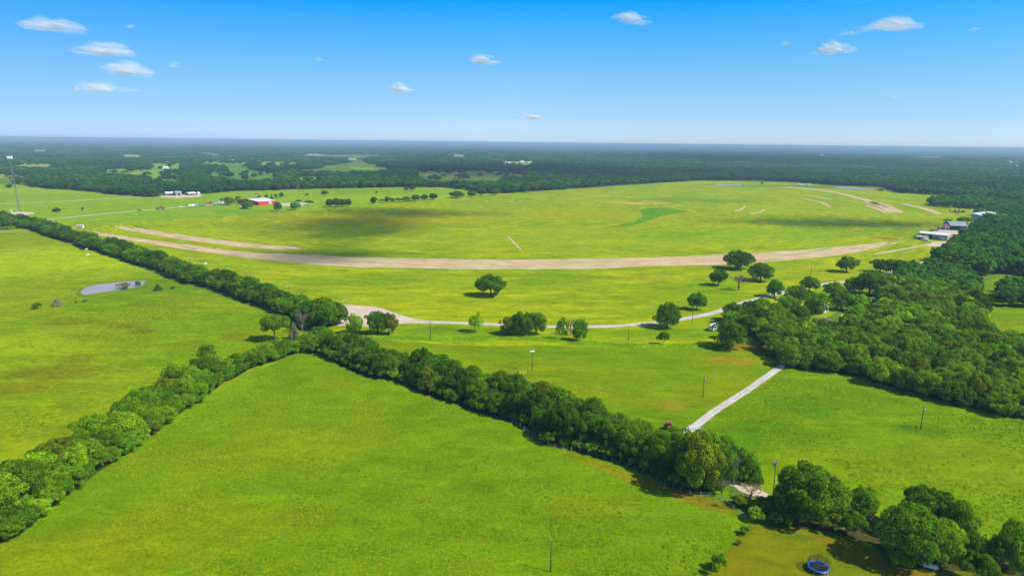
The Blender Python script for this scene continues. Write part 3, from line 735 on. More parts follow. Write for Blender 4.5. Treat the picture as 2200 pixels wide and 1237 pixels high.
# lone trees of the fields: (x, foot y, top y, width, crown, tone, label)
LONE = [
    (1055, 639, 588, 66, 'oak', 'dark', 'broad dark oak standing alone between the bare soil arc and the gravel road'),
    (1586, 581, 537, 70, 'oak', 'dark', 'largest dark oak beside the bare soil arc with domed crown'),
    (1634, 606, 564, 58, 'oak', 'dark', 'round dark oak just below the domed oak at the soil arc'),
    (1543, 615, 579, 43, 'oak', 'dark', 'compact dark oak beside the leafless tree in the grass'),
    (1496, 668, 627, 46, 'oak', 'deep', 'rounded oak just above the gravel road near the wood corner'),
    (1433, 708, 649, 60, 'bushy', 'deep', 'thick full oak standing on the edge of the curving gravel road'),
    (1425, 743, 709, 33, 'shrub', 'dark', 'small dense round tree on the terrace bank below the road'),
    (1021, 716, 671, 38, 'airy', 'bright', 'slender light green tree beside the gravel road, tall and loose'),
    (1093, 722, 680, 44, 'bushy', 'olive', 'brownish green tree at the edge of the roadside clump'),
    (1122, 724, 668, 56, 'bushy', 'deep', 'dark tallest tree in the middle of the roadside clump'),
    (1152, 720, 669, 48, 'bushy', 'mid', 'bright spreading tree ending the roadside clump'),
    (1207, 732, 682, 32, 'airy', 'deep', 'narrow thin tree beside the brown shrub under the road'),
    (1246, 736, 683, 38, 'bushy', 'deep', 'dark leafy tree leaning by the brown shrub under the road'),
    (1836, 706, 652, 54, 'bushy', 'mid', 'leafy tree below the white roofed house, wood side'),
    (1806, 668, 622, 54, 'bushy', 'deep', 'broad tree right behind the white roofed house'),
    (1842, 672, 630, 50, 'bushy', 'mid', 'green tree between the white roofed house and bare earth'),
    (1788, 640, 604, 46, 'oak', 'deep', 'oak behind the house, closest to the straight stretch of road'),
    (1915, 662, 614, 56, 'oak', 'deep', 'oak just past the bare earth patch by the wood'),
    (1880, 694, 648, 52, 'bushy', 'mid', 'full tree in front of the bare earth patch by the wood'),
    (1690, 676, 634, 46, 'oak', 'mid', 'mid green oak at the wood corner nearest the road bend'),
    (1715, 702, 652, 50, 'bushy', 'deep', 'deep green tree in the wood corner before the house clearing'),
    (1818, 586, 551, 47, 'oak', 'dark', 'flat bottomed dark oak in the grass before the hangar road'),
    (1664, 640, 600, 44, 'bushy', 'deep', 'dark rounded tree at the road bend above the house'),
    (1738, 628, 594, 48, 'oak', 'deep', 'tree with wide top where the road leaves the wood'),
    (1712, 650, 612, 50, 'bushy', 'mid', 'mid green tree behind the white roofed house'),
    (1752, 676, 625, 60, 'bushy', 'mid', 'tall leafy tree crowding the side of the white roofed house'),
    (1866, 636, 580, 74, 'oak', 'dark', 'large dark oak overhanging the road near the bare earth patch'),
    (1832, 632, 598, 44, 'oak', 'deep', 'lower oak beside the large oak overhanging the road'),
    (1890, 586, 556, 46, 'oak', 'dark', 'dark oak with bare stem on the verge of the hangar road'),
    (1912, 590, 556, 40, 'oak', 'deep', 'middle one of the three oaks along the hangar road'),
    (1934, 592, 558, 40, 'high', 'dark', 'dark oak with lifted crown beside the bright road curve'),
    (812, 722, 667, 56, 'oak', 'dark', 'dark oak in front of the gravel pad, tallest by the hedgerow corner'),
    (836, 722, 670, 42, 'oak', 'olive', 'speckled olive oak joined to the dark oak before the gravel pad'),
    (762, 720, 673, 42, 'bushy', 'bright', 'bright green tree beside the dark oak before the gravel pad'),
    (591, 735, 676, 62, 'high', 'mid', 'umbrella shaped tree with bare pale trunk beside the pond pasture'),
    (657, 706, 664, 46, 'bushy', 'bright', 'rounded bright green tree right behind the pale dead tree'),
    (690, 708, 638, 92, 'oak', 'deep', 'widest dark oak at the end of the pond pasture hedgerow'),
    (725, 700, 650, 50, 'oak', 'dark', 'dark oak between the widest hedgerow oak and the gravel pad'),
    (447, 782, 737, 48, 'airy', 'mid', 'tall open tree with visible limbs rising above the meadow hedgerow'),
    (1564, 752, 688, 76, 'bushy', 'deep', 'big round tree standing free at the corner of the oak wood'),
    (122, 457, 446, 17, 'oak', 'dark', 'small flat topped oak alone in hay field beyond the mast'),
    (178, 454, 444, 8, 'airy', 'grey', 'spindly sapling alone in hay field beyond the mast'),
    (492, 441, 422, 24, 'bushy', 'deep', 'dense round tree at the end of the row of parked machines'),
    (512, 437, 420, 16, 'airy', 'deep', 'thin crowned tree behind the parked machines near the red barn'),
    (532, 449, 431, 28, 'bushy', 'deep', 'wide bushy tree hiding the corner of the red barn'),
    (597, 455, 432, 19, 'oak', 'dark', 'dark egg shaped tree in front of the red barn'),
    (635, 451, 434, 25, 'bushy', 'deep', 'broad low tree before the farm yard by the red barn'),
    (641, 437, 428, 15, 'shrub', 'deep', 'small tree in the farm yard behind the broad low tree'),
    (664, 441, 429, 22, 'shrub', 'mid', 'sloping thicket tree past the farm yard'),
    (573, 427, 417, 8, 'oak', 'deep', 'first small tree of the row behind the red barn'),
    (584, 429, 417, 8, 'cedar', 'dark', 'pointed small tree in the row behind the red barn'),
    (593, 427, 416, 7, 'oak', 'deep', 'thin third tree of the row behind the red barn'),
    (605, 425, 413, 11, 'oak', 'deep', 'biggest tree of the row behind the red barn'),
    (557, 427, 418, 8, 'oak', 'mid', 'little tree touching the white roof of the red barn'),
    (660, 421, 415, 8, 'oak', 'deep', 'tiny lone tree in the hay field beyond the red barn'),
    (697, 420, 409, 16, 'oak', 'dark', 'small dark tree out in the hay field near the far wood'),
    (477, 434, 426, 10, 'oak', 'mid', 'small tree right behind the parked white trailer'),
    (809, 415, 409, 4, 'cedar', 'dark', 'tiny upright tree in the pale hay field'),
    (708, 446, 427, 20, 'oak', 'dark', 'first tree of the dense dark group at the field corner'),
    (722, 446, 425, 20, 'oak', 'dark', 'second tree of the dense dark group at the field corner'),
    (736, 445, 427, 22, 'oak', 'dark', 'third tree of the dense dark group at the field corner'),
    (748, 444, 427, 17, 'oak', 'dark', 'last tree of the dense dark group at the field corner'),
    (803, 439, 423, 17, 'oak', 'deep', 'lone stemmed tree starting the line between hay and sod'),
    (820, 436, 426, 13, 'shrub', 'mid', 'low bush after the lone stemmed tree of the field line'),
    (832, 436, 422, 14, 'oak', 'deep', 'small gapped tree early in the field line'),
    (843, 435, 425, 11, 'oak', 'deep', 'little round tree before the gap in the field line'),
    (858, 435, 424, 20, 'shrub', 'deep', 'low bushy tree after the gap in the field line'),
    (873, 434, 421, 18, 'bushy', 'mid', 'mid green tree in the middle of the field line'),
    (893, 433, 418, 22, 'oak', 'dark', 'large dark tree in the middle of the field line'),
    (912, 431, 417, 18, 'oak', 'dark', 'dark tree second from the end of the field line'),
    (931, 430, 415, 21, 'oak', 'dark', 'tall dark tree closing the field line'),
    (982, 426, 410, 35, 'oak', 'dark', 'broad oval tree alone at the bend of the field edge'),
    (1013, 424, 409, 22, 'oak', 'dark', 'round tree following the broad oval tree at the field edge'),
    (1034, 421, 403, 26, 'oak', 'dark', 'tall dark tree where the field edge meets the far wood'),
    (1063, 420, 405, 20, 'oak', 'deep', 'outlying tree before the far wood beside the sod field'),
    (873, 410, 401, 13, 'oak', 'deep', 'small tree before the far wood in the pale hay field'),
    (886, 410, 398, 15, 'oak', 'dark', 'dark small tree touching the far wood by the hay field'),
    (142, 407, 401, 9, 'oak', 'dark', 'small dark bush at the far edge of the hay field'),
    (20, 405, 395, 14, 'oak', 'dark', 'dark tree at the hay field edge behind the mast'),
    (2076, 483, 464, 46, 'shrub', 'deep', 'sprawling dark bush before the white roofed hangar'),
    (2100, 464, 447, 24, 'oak', 'dark', 'round dark tree behind the white roofed hangar'),
    (2036, 475, 470, 22, 'shrub', 'mid', 'flat low bush in the grass near the scrap pile'),
    (1972, 512, 502, 16, 'shrub', 'deep', 'dark bush against the end of the long hangar'),
    (1637, 397, 391, 6, 'oak', 'dark', 'tiny dark tree between the two far ponds'),
    (1893, 413, 405, 14, 'shrub', 'mid', 'pale bush at the end of the far pond'),
]
for a in LONE: tree_px(*a, name='tree', group='trees standing in the fields')
SMALL = [
    (124, 658, 640, 22, 'cedar', 'grey', 'greyish conifer alone in the pond pasture', 'conifer'),
    (340, 625, 610, 20, 'cedar', 'bluish', 'blue green conifer beyond the end of the pond', 'conifer'),
    (632, 730, 692, 24, 'cedar', 'grey', 'dusky conifer between the umbrella tree and the dead tree', 'conifer'),
    (80, 664, 649, 22, 'shrub', 'deep', 'dark shrub next to the greyish conifer in the pasture', 'shrub'),
    (163, 651, 647, 6, 'shrub', 'dark', 'tiny dark shrub in the pasture past the greyish conifer', 'shrub'),
    (183, 649, 643, 10, 'shrub', 'dark', 'little shrub in the pasture below the pond', 'shrub'),
    (371, 622, 614, 12, 'shrub', 'dark', 'small round shrub by the hedgerow past the blue green conifer', 'shrub'),
    (267, 622, 607, 32, 'airy', 'grey', 'greyish drooping willow shrub at the pond edge', 'shrub'),
    (297, 616, 604, 13, 'oak', 'deep', 'small green shrub at the tip of the pond', 'shrub'),
    (1545, 1228, 1185, 34, 'shrub', 'mid', 'leafy shrub on the boundary between meadow and lawn', 'shrub'),
    (1529, 1236, 1205, 22, 'shrub', 'deep', 'lower shrub at the bottom of the lawn boundary', 'shrub'),
    (1600, 1150, 1128, 24, 'shrub', 'mid', 'small shrub topping the lawn boundary', 'shrub'),
    (1588, 1172, 1158, 14, 'shrub', 'bright', 'tiny bright shrub partway along the lawn boundary', 'shrub'),
]
for a in SMALL: tree_px(*a[:7], name=a[7], cat=a[7], group='small evergreens and shrubs')
DEAD = [
    (650, 716, 668, 40, 'dead', 'grey', 'pale leafless dead tree beside the pond pasture hedgerow'),
    (1587, 626, 590, 58, 'twiggy', 'grey', 'wide leafless tree in the grass between dark oaks'),
    (985, 852, 806, 36, 'dead', 'grey', 'bleached dead snag poking out of the meadow hedgerow'),
    (1574, 1060, 975, 40, 'dead', 'grey', 'tall grey leafless tree at the end of the oak hedgerow by the lane'),
    (1612, 1078, 1036, 56, 'twiggy', 'grey', 'low brown bare bush over the lane entrance'),
    (1550, 1068, 1028, 42, 'twiggy', 'grey', 'rusty brown bare bush where the hedgerow stops at the lane'),
    (1225, 722, 684, 38, 'twiggy', 'grey', 'brown bare shrub between two roadside trees'),
    (2138, 752, 708, 66, 'dead', 'grey', 'grey leafless tree surrounded by the oak wood'),
    (1408, 1018, 985, 20, 'twiggy', 'grey', 'small dry bush deep in the oak hedgerow'),
    (925, 850, 822, 22, 'twiggy', 'grey', 'dry brown bush on the meadow side of hedgerow'),
    (1047, 882, 840, 24, 'twiggy', 'grey', 'dry twiggy tree near the middle of the long hedgerow'),
    (205, 955, 925, 32, 'twiggy', 'grey', 'grey dry tree inside the hedgerow beside the flowering meadow'),
    (262, 925, 900, 30, 'dead', 'grey', 'pale bare twigs in the hedgerow beside the flowering meadow'),
    (553, 772, 745, 20, 'twiggy', 'grey', 'dry brown bush high in the hedgerow near the meadow corner'),
    (643, 418, 402, 9, 'dead', 'grey', 'tiny pale bare tree at the far wood edge'),
]
for a in DEAD: tree_px(*a, name='bare_tree', group='leafless trees')

# the trees round the lane and lawn
LANE = [
    (1495, 1066, 928, 118, 'oak', 'olive', 'big olive oak ending the long hedgerow above the lane'),
    (1545, 1052, 948, 70, 'bushy', 'deep', 'leafy tree squeezed between the olive oak and grey leafless tree'),
    (1598, 1040, 962, 60, 'bushy', 'deep', 'dark tree behind the grey leafless tree at the lane'),
    (1622, 1040, 992, 34, 'cedar', 'dark', 'pointed dark evergreen beside the lane entrance'),
    (1560, 1000, 935, 64, 'bushy', 'mid', 'green tree at the pasture side of the olive oak'),
    (1520, 960, 922, 60, 'shrub', 'mid', 'low green bush beside the foot of the white driveway'),
    (1592, 1092, 1062, 46, 'shrub', 'olive', 'olive bush on the near verge of the lane'),
    (1660, 1100, 1062, 44, 'shrub', 'deep', 'dark bush covering the lane where it meets the pole'),
]
for a in LANE: tree_px(*a, name='tree', group='trees at the lane entrance')
LAWN = [
    (1735, 1128, 1000, 150, 'bushy', 'deep', 'huge leafy tree beside the utility pole at the lane'),
    (1682, 1118, 1036, 60, 'bushy', 'deep', 'mid sized tree tucked behind the utility pole'),
    (1790, 1118, 1036, 80, 'bushy', 'mid', 'tall soft green tree behind the huge tree at the lane'),
    (1853, 1120, 1042, 66, 'bushy', 'mid', 'bright tree facing the rough pasture in the lawn belt'),
    (1785, 1146, 1100, 56, 'shrub', 'olive', 'brown tinged low tree below the huge tree on the lawn side'),
    (1832, 1158, 1098, 60, 'shrub', 'deep', 'shaded low tree in the middle of the lawn belt'),
    (1985, 1165, 1048, 120, 'oak', 'dark', 'dark domed oak behind the biggest tree of the lawn belt'),
    (2045, 1190, 1072, 90, 'bushy', 'deep', 'leaning tree on the pasture side of the dark domed oak'),
    (1945, 1226, 1080, 135, 'oak', 'deep', 'biggest rounded oak overhanging the lawn near the trampoline'),
    (2010, 1222, 1110, 100, 'bushy', 'mid', 'full green tree next to the white tank'),
    (1930, 1228, 1170, 60, 'shrub', 'mid', 'leafy skirt of bushes under the biggest lawn oak'),
    (2095, 1212, 1142, 46, 'airy', 'deep', 'palm like tufted tree past the white tank'),
    (2135, 1222, 1148, 50, 'airy', 'dark', 'thin dark tree among the last lawn belt trees'),
    (2172, 1225, 1116, 92, 'bushy', 'mid', 'last tall tree of the lawn belt, at the frame edge'),
    (2095, 1262, 1180, 76, 'shrub', 'deep', 'low dark thicket beyond the white tank'),
    (2195, 1262, 1175, 60, 'shrub', 'mid', 'green thicket at the bottom corner of the frame'),
    (1640, 1108, 1068, 56, 'shrub', 'deep', 'low dark bush below the lane entrance'),
    (1622, 1122, 1088, 44, 'shrub', 'mid', 'round bush under the utility pole, on the meadow side'),
    (1665, 1132, 1100, 36, 'shrub', 'deep', 'small bush at the foot of the utility pole'),
    (1692, 1136, 1102, 30, 'shrub', 'mid', 'small bush between pole and huge tree on the lawn edge'),
]
for a in LAWN: tree_px(*a, name='tree', group='trees of the lawn belt')

VIEWS = [(1437, 917), (1430, 916), (1444, 917)]
# hedgerows: ranks of trees behind a front edge line
def hedge(front, ranks, where, start, group, seed, tones, clear=()):
    """front: photo polyline of the near edge; ranks: (metres behind it, spacing, heights along, kinds, rank words)"""
    g = random.Random(seed)
    w = smooth(P2(front), 300); s = np.r_[0, np.cumsum(np.hypot(*np.diff(w, axis=0).T))]
    t = np.gradient(w, axis=0); t /= np.hypot(*t.T)[:, None]; nn = np.c_[-t[:, 1], t[:, 0]]
    if (nn * (w - 0)).sum() < 0: nn = -nn              # away from the camera
    for off, sp, hs, kinds, words in ranks:
        d = sp * g.uniform(0.2, 0.6); k = 0
        while d < s[-1]:
            i = int(np.searchsorted(s, d)); i = min(i, 299); u = d / s[-1]
            h = float(np.interp(u, [q[0] for q in hs], [q[1] for q in hs])) * g.uniform(0.78, 1.15)
            wd_ = min(h * 1.15, sp * 1.7) * g.uniform(0.85, 1.25)
            p = w[i] + nn[i] * (off + g.uniform(-.25, .25) * sp * 0.5)
            d += sp * g.uniform(0.75, 1.25)
            if any(math.hypot(p[0] - a, p[1] - b) < r for a, b, r in clear): continue
            cut = False
            for vx, vy in VIEWS:                       # what shows over or through the hedgerow keeps showing
                for _ in range(12):
                    tx, ty = proj([p[0], p[1], h * 1.03]); hw = 0.5 * wd_ * FPX / depth([p[0], p[1], 0])
                    if abs(tx - vx) < hw + 5 and ty < vy < proj([p[0], p[1], 0])[1]: h *= 0.85; wd_ *= 0.93
                    else: break
                cut |= h < 1.6
            if cut: continue
            k += 1
            tone = g.choice(tones); kind = g.choice(kinds)
            tree_at(p, wd_, h, kind, tone, f'{TWORD[tone]} {words}, {ordinal(k)} from the {start}, {where}', 'hedgerow_tree' if h > 4.8 else 'shrub', 'tree' if h > 4.8 else 'shrub', group)
HA = [(642, 757), (610, 769), (571, 782), (542, 790), (513, 808), (482, 821), (455, 842), (416, 870), (385, 890), (344, 922), (311, 945), (280, 970), (232, 1000), (180, 1038), (140, 1068), (104, 1096), (52, 1142), (0, 1170), (-60, 1210)]
hedge(HA, [(1.0, 4.2, [(0, 4.5), (.3, 4.5), (.6, 5), (1, 4.2)], ['shrub', 'bushy', 'bushy'], 'bush'),
           (5.0, 5.4, [(0, 6), (.2, 6.2), (.5, 8), (.8, 7), (.86, 4), (1, 6)], ['bushy', 'bushy', 'airy', 'oak'], 'mid row tree'),
           (10.0, 6.0, [(0, 3), (.16, 3.2), (.2, 6), (.3, 8.5), (.55, 9), (1, 9)], ['oak', 'bushy', 'bushy'], 'back row tree')],
      'flowering meadow hedgerow', 'meadow corner', 'hedgerow along the flowering meadow', 21, ['mid', 'deep', 'deep', 'bright', 'olive', 'mid', 'deep', 'mid'])
HB = [(648, 756), (679, 758), (712, 773), (737, 784), (764, 798), (809, 812), (834, 815), (873, 825), (902, 839), (931, 852), (958, 860), (1009, 877), (1039, 888), (1066, 896), (1116, 909), (1151, 931), (1175, 954), (1239, 968), (1330, 992), (1360, 1005), (1421, 1030), (1452, 1048), (1502, 1058), (1535, 1062)]
hedge(HB, [(0.8, 3.8, [(0, 4), (.5, 3.6), (.8, 3.5), (1, 4)], ['shrub', 'shrub', 'bushy'], 'bush'),
           (4.5, 5.2, [(0, 7), (.3, 7), (.5, 7.5), (.6, 9.5), (.9, 10.5), (1, 9)], ['bushy', 'oak', 'bushy'], 'mid row tree'),
           (10.0, 6.0, [(0, 7), (.15, 8), (.3, 8.5), (.5, 9.5), (.7, 11), (1, 10)], ['oak', 'oak', 'bushy'], 'back row tree'),
           (14.0, 9.0, [(0, 5), (.5, 6), (1, 6.5)], ['bushy', 'airy'], 'field side tree')],
      'long oak hedgerow', 'meadow corner', 'long oak hedgerow to the lane', 33, ['deep', 'dark', 'dark', 'deep', 'mid', 'dark', 'deep', 'olive'])
HD = [(728, 700), (690, 702), (640, 690), (612, 676), (583, 664), (554, 654), (521, 645), (496, 635), (465, 623), (432, 612), (399, 606), (364, 593), (336, 580), (300, 569), (273, 560), (242, 549), (209, 538), (182, 534), (162, 522), (135, 516), (116, 511), (95, 502), (73, 494), (40, 486), (0, 478), (-40, 470)]
hedge(HD, [(1.5, 6.2, [(0, 6), (.2, 7), (.5, 7), (1, 7)], ['bushy', 'bushy', 'oak'], 'near row tree'),
           (7.5, 7.2, [(0, 9), (.15, 9), (.4, 9), (1, 9)], ['oak', 'oak', 'bushy'], 'back row tree')],
      'pond pasture hedgerow', 'gravel pad', 'hedgerow between the pond pasture and the sod farm', 45, ['deep', 'dark', 'dark', 'deep', 'dark'])
HE = [(-60, 492), (0, 492), (20, 492), (46, 490), (70, 489)]
hedge(HE, [(0, 9, [(0, 8), (1, 8)], ['oak'], 'tree')], 'short row below the mast', 'frame edge', 'short tree row below the mast', 46, ['dark', 'deep'])
road('track', [(-60, 500), (0, 498), (40, 497), (75, 495)], 3.0, pad_mat, 0.07, 20, 0.3)
def floor_under(front, depth_m, lead):
    w = smooth(P2(front), 120); t = np.gradient(w, axis=0); t /= np.hypot(*t.T)[:, None]; nn = np.c_[-t[:, 1], t[:, 0]]
    if (nn * w).sum() < 0: nn = -nn
    strip('leaf_litter', w - nn * lead, w + nn * depth_m, soil_mat, 0.04, 120, 0.12, 0.02, world=True)
floor_under(HA, 13, 0.5); floor_under(HB, 17, 1.5); floor_under(HD, 11, 0.5)
floor_under([(1668, 1128), (1731, 1137), (1818, 1155), (1873, 1172), (1903, 1208), (1976, 1222), (2145, 1236), (2260, 1250)], 14, 0.2)

# ---------------------------------------------------------------- the oak wood: nearest trees one by one
WOOD_FRONT = [(1632, 748), (1660, 768), (1690, 788), (1760, 798), (1850, 809), (1870, 822), (1950, 842), (2050, 870), (2130, 887), (2230, 905), (2330, 925)]
WOOD = [(1632, 748), (1660, 768), (1690, 788), (1760, 798), (1850, 809), (1870, 822), (1950, 842), (2050, 870), (2130, 887), (2230, 905), (2420, 940), (2500, 800), (2330, 760), (2230, 752), (2150, 744), (2118, 722), (2112, 690), (2105, 640),
        (2070, 596), (2010, 582), (1950, 588), (1925, 604), (1895, 618), (1900, 640), (1895, 668), (1862, 690), (1840, 704), (1800, 722), (1700, 712), (1680, 690), (1640, 678), (1560, 690), (1552, 705), (1580, 720), (1610, 722)]
wx = [w_[0] for w_ in WOOD]
wpoly = P2(WOOD)
sheet('leaf_litter', WOOD, soil_mat, 0.046, inset=2.0)
wf = smooth(P2(WOOD_FRONT), 300)
ax = wf[-1] - wf[0]; ax /= np.hypot(*ax); an = np.array([-ax[1], ax[0]])
if an @ wf[150] < 0: an = -an
wg = random.Random(77)
cand = []
for rk in range(0, 60):
    off = 1.8 + rk * 6.2
    for u in np.arange(-120, 330, 6.8):
        p = wf[0] + ax * (u + wg.uniform(-1.8, 1.8) + (rk % 2) * 3.4) + an * (off - 45 + wg.uniform(-1.6, 1.6))
        if inside(wpoly, p[0], p[1]): cand.append((p, rk))
# keep those whose foot lies in the view, nearest first
def in_view(p, m=60):
    v = np.array([p[0], p[1], 4.0]) - EYE
    if v @ FW < 1: return False
    x, y = proj([p[0], p[1], 4.0]); return -m < x < W0 + m and y < H0 + 80
cand = [c for c in cand if in_view(c[0], 30) and not any(math.hypot(c[0][0] - a, c[0][1] - b) < 0.3 * w for a, b, w in TREES)]
cand.sort(key=lambda c: math.hypot(*c[0]))
NEAR_WOOD, REST_WOOD = cand[:290], cand[290:]
rows = {}
fr = resample(wf, 300)
for p, rk in NEAR_WOOD:
    d0 = float(np.min(np.hypot(*(fr - p).T))); rows.setdefault(int(d0 // 7), []).append((float((p - wf[0]) @ ax), p))
WT = ['mid', 'deep', 'mid', 'deep', 'olive', 'bright', 'dark', 'mid']
SH = [(1.0, 'rounded'), (1.12, 'tall'), (0.88, 'lower')]
for rr in sorted(rows):
    for k, (u, p) in enumerate(sorted(rows[rr], key=lambda q: q[0])):
        tone = wg.choice(WT); f, sw = wg.choice(SH)
        kind = wg.choice(['oak', 'oak', 'bushy']); h = f * wg.uniform(7.6, 9.6); w_ = wg.uniform(8.0, 10.8)
        if rr == 0: h *= 0.92; kind = 'bushy'
        tree_at(p, w_, h, kind, tone, f'{sw} {TWORD[tone]} crown, {ordinal(k + 1)} from the driveway in wood row {["nearest the pasture", "two", "three", "four", "five", "six", "seven", "eight", "nine", "ten", "eleven", "twelve", "thirteen", "fourteen", "fifteen", "sixteen", "seventeen", "eighteen"][min(rr, 17)]}',
                'woodland_tree', 'tree', 'oaks of the wood beside the rough pasture')
WE = [(1640, 750), (1690, 787), (1760, 797), (1850, 808), (1950, 841), (2050, 869), (2130, 886), (2230, 904)]
hedge(WE, [(0.6, 5.0, [(0, 3.5), (1, 3.8)], ['shrub', 'bushy'], 'skirt bush')], 'fringe of the oak wood', 'driveway', 'bushes fringing the oak wood', 52, ['mid', 'deep', 'mid', 'bright'])

# ---------------------------------------------------------------- woods beyond: instanced masses
FL = M['far_leaf']
pcol = bpy.data.collections.new('woodland_crowns')          # source crowns, not linked to the scene
NPRO = 6
for i in range(NPRO):
    me = crown_mesh('woodland_crown_%d' % i, 200 + i, 40, 1500, 0.055, FL, 'oak', 0.08)
    pcol.objects.link(bpy.data.objects.new('woodland_crown_%d' % i, me))
tcol = bpy.data.collections.new('woodland_stands')
for i in range(4):                                          # 45 m stands of small crowns for the far distance
    g = np.random.default_rng(300 + i); Vs, Ts, n0 = [], [], 0
    src = crown_mesh('tmp', 400 + i, 9, 46, 0.2, FL, 'oak', 0.05)
    co = np.zeros(len(src.vertices) * 3, np.float32); src.vertices.foreach_get('co', co); co = co.reshape(-1, 3)
    tn = np.zeros(len(co), np.float32); src.attributes['tone'].data.foreach_get('value', tn)
    for a in range(5):
        for b in range(5):
            c = co * [11, 11, g.uniform(6.5, 11.5)]; an_ = g.random() * 6.28
            c = np.c_[c[:, 0] * math.cos(an_) - c[:, 1] * math.sin(an_), c[:, 0] * math.sin(an_) + c[:, 1] * math.cos(an_), c[:, 2]] + [(a - 2) * 9 + g.uniform(-3, 3), (b - 2) * 9 + g.uniform(-3, 3), 0]
            Vs.append(c); Ts.append(tn * g.uniform(0.8, 1.2))
    V = np.vstack(Vs)
    tcol.objects.link(bpy.data.objects.new('woodland_stand_%d' % i, np_mesh('woodland_stand_%d' % i, V, np.arange(len(V)).reshape(-1, 4), FL, {'tone': np.concatenate(Ts)})))

def scatter_group(name, coll):
    ng = bpy.data.node_groups.new(name, 'GeometryNodeTree')
    ng.interface.new_socket('Geometry', in_out='INPUT', socket_type='NodeSocketGeometry')
    ng.interface.new_socket('Geometry', in_out='OUTPUT', socket_type='NodeSocketGeometry')
    n, l = ng.nodes, ng.links
    gi, go = n.new('NodeGroupInput'), n.new('NodeGroupOutput')
    ci = n.new('GeometryNodeCollectionInfo'); ci.inputs['Collection'].default_value = coll
    ci.inputs['Separate Children'].default_value = True; ci.inputs['Reset Children'].default_value = True
    ip = n.new('GeometryNodeInstanceOnPoints'); ip.inputs['Pick Instance'].default_value = True
    def na(nm, ty):
        a = n.new('GeometryNodeInputNamedAttribute'); a.data_type = ty; a.inputs['Name'].default_value = nm
        return [o for o in a.outputs if o.enabled][0]
    l.new(gi.outputs[0], ip.inputs['Points']); l.new(ci.outputs[0], ip.inputs['Instance'])
    l.new(na('idx', 'INT'), ip.inputs['Instance Index']); l.new(na('scl', 'FLOAT_VECTOR'), ip.inputs['Scale'])
    cx = n.new('ShaderNodeCombineXYZ'); l.new(na('rotz', 'FLOAT'), cx.inputs[2]); l.new(cx.outputs[0], ip.inputs['Rotation'])
    l.new(ip.outputs[0], go.inputs[0])
    return ng
G_TREES, G_STANDS = scatter_group('woodland', pcol), scatter_group('stands', tcol)

def scatter(name, pts, scl, ng, nvar, seed, label):
    g = np.random.default_rng(seed); n = len(pts)
    me = bpy.data.meshes.new(name)
    me.vertices.add(n); me.vertices.foreach_set('co', np.c_[pts, np.zeros(n)].astype(np.float32).ravel())
    a = me.attributes.new('idx', 'INT', 'POINT'); a.data.foreach_set('value', g.integers(0, nvar, n).astype(np.int32))
    a = me.attributes.new('rotz', 'FLOAT', 'POINT'); a.data.foreach_set('value', (g.random(n) * 6.283).astype(np.float32))
    a = me.attributes.new('scl', 'FLOAT_VECTOR', 'POINT'); a.data.foreach_set('vector', np.asarray(scl, np.float32).ravel())
    o = link(name, me); md = o.modifiers.new('scatter', 'NODES'); md.node_group = ng
    print(name, n)
    return tag(o, label, 'woodland', None, 'stuff')

# near edge of the far woods, in photo pixels (ground line), and the clearings in them
EDGE = [(-400, 386), (-200, 393), (0, 396), (130, 407), (200, 413), (285, 421), (330, 424), (352, 418), (430, 417), (500, 412), (640, 407), (740, 405), (870, 402), (960, 403), (1060, 417), (1130, 413), (1200, 408), (1300, 400),
        (1420, 393), (1490, 389), (1500, 388), (1620, 388), (1700, 391), (1800, 399), (1900, 402), (1915, 411), (1940, 416), (2010, 418), (2140, 432), (2600, 440)]
CLEAR = [  # clearings beyond: (polygon, tone)
    ([(432, 363), (520, 362), (575, 371), (605, 376), (560, 383), (500, 381), (440, 376)], 0), ([(325, 351), (390, 349), (392, 357), (376, 362), (328, 361)], 1),
    ([(410, 348), (470, 346), (560, 347), (645, 350), (640, 354), (560, 354), (470, 352)], 1), ([(212, 365), (278, 362), (275, 371), (240, 370)], 1),
    ([(255, 369), (300, 365), (345, 362), (352, 374), (392, 376), (384, 388), (340, 387), (300, 378)], 1), ([(-60, 373), (0, 373), (40, 377), (72, 385), (40, 385), (0, 383), (-60, 384)], 2), ([(28, 352), (60, 351), (118, 353), (110, 358), (60, 358), (30, 359)], 2),
    ([(890, 369), (960, 367), (1060, 368), (1130, 370), (1125, 381), (1040, 384), (930, 383), (895, 376)], 3), ([(748, 359), (800, 360), (815, 365), (760, 364)], 1), ([(625, 381), (700, 379), (705, 384), (640, 385)], 1),
    ([(1070, 347), (1150, 347), (1155, 352), (1075, 353)], 2), ([(165, 307), (245, 308), (240, 311.5), (168, 311)], 4), ([(310, 306), (350, 306), (348, 309), (312, 309)], 4), ([(570, 308), (625, 309), (620, 312), (572, 312)], 4),
    ([(480, 316), (520, 316), (518, 319), (482, 319)], 4), ([(1750, 331), (1810, 331), (1806, 335), (1752, 335)], 4), ([(1900, 326), (1960, 327), (1958, 331), (1902, 331)], 4), ([(1960, 334), (2030, 334), (2028, 339), (1962, 338)], 4),
    ([(2150, 346), (2200, 346), (2200, 350), (2155, 350)], 4), ([(740, 341), (800, 341), (798, 344), (742, 344)], 4), ([(950, 332), (1010, 333), (1008, 336), (952, 336)], 4), ([(60, 322), (110, 322), (108, 325), (62, 325)], 4),
    ([(-40, 336), (20, 336), (18, 340), (-40, 340)], 4), ([(250, 333), (310, 333), (308, 337), (252, 337)], 4), ([(420, 330), (480, 330), (478, 333), (424, 333)], 4), ([(640, 331), (700, 331), (698, 334), (642, 334)], 4), ([(1190, 318), (1300, 319), (1296, 322), (1192, 321)], 4)]
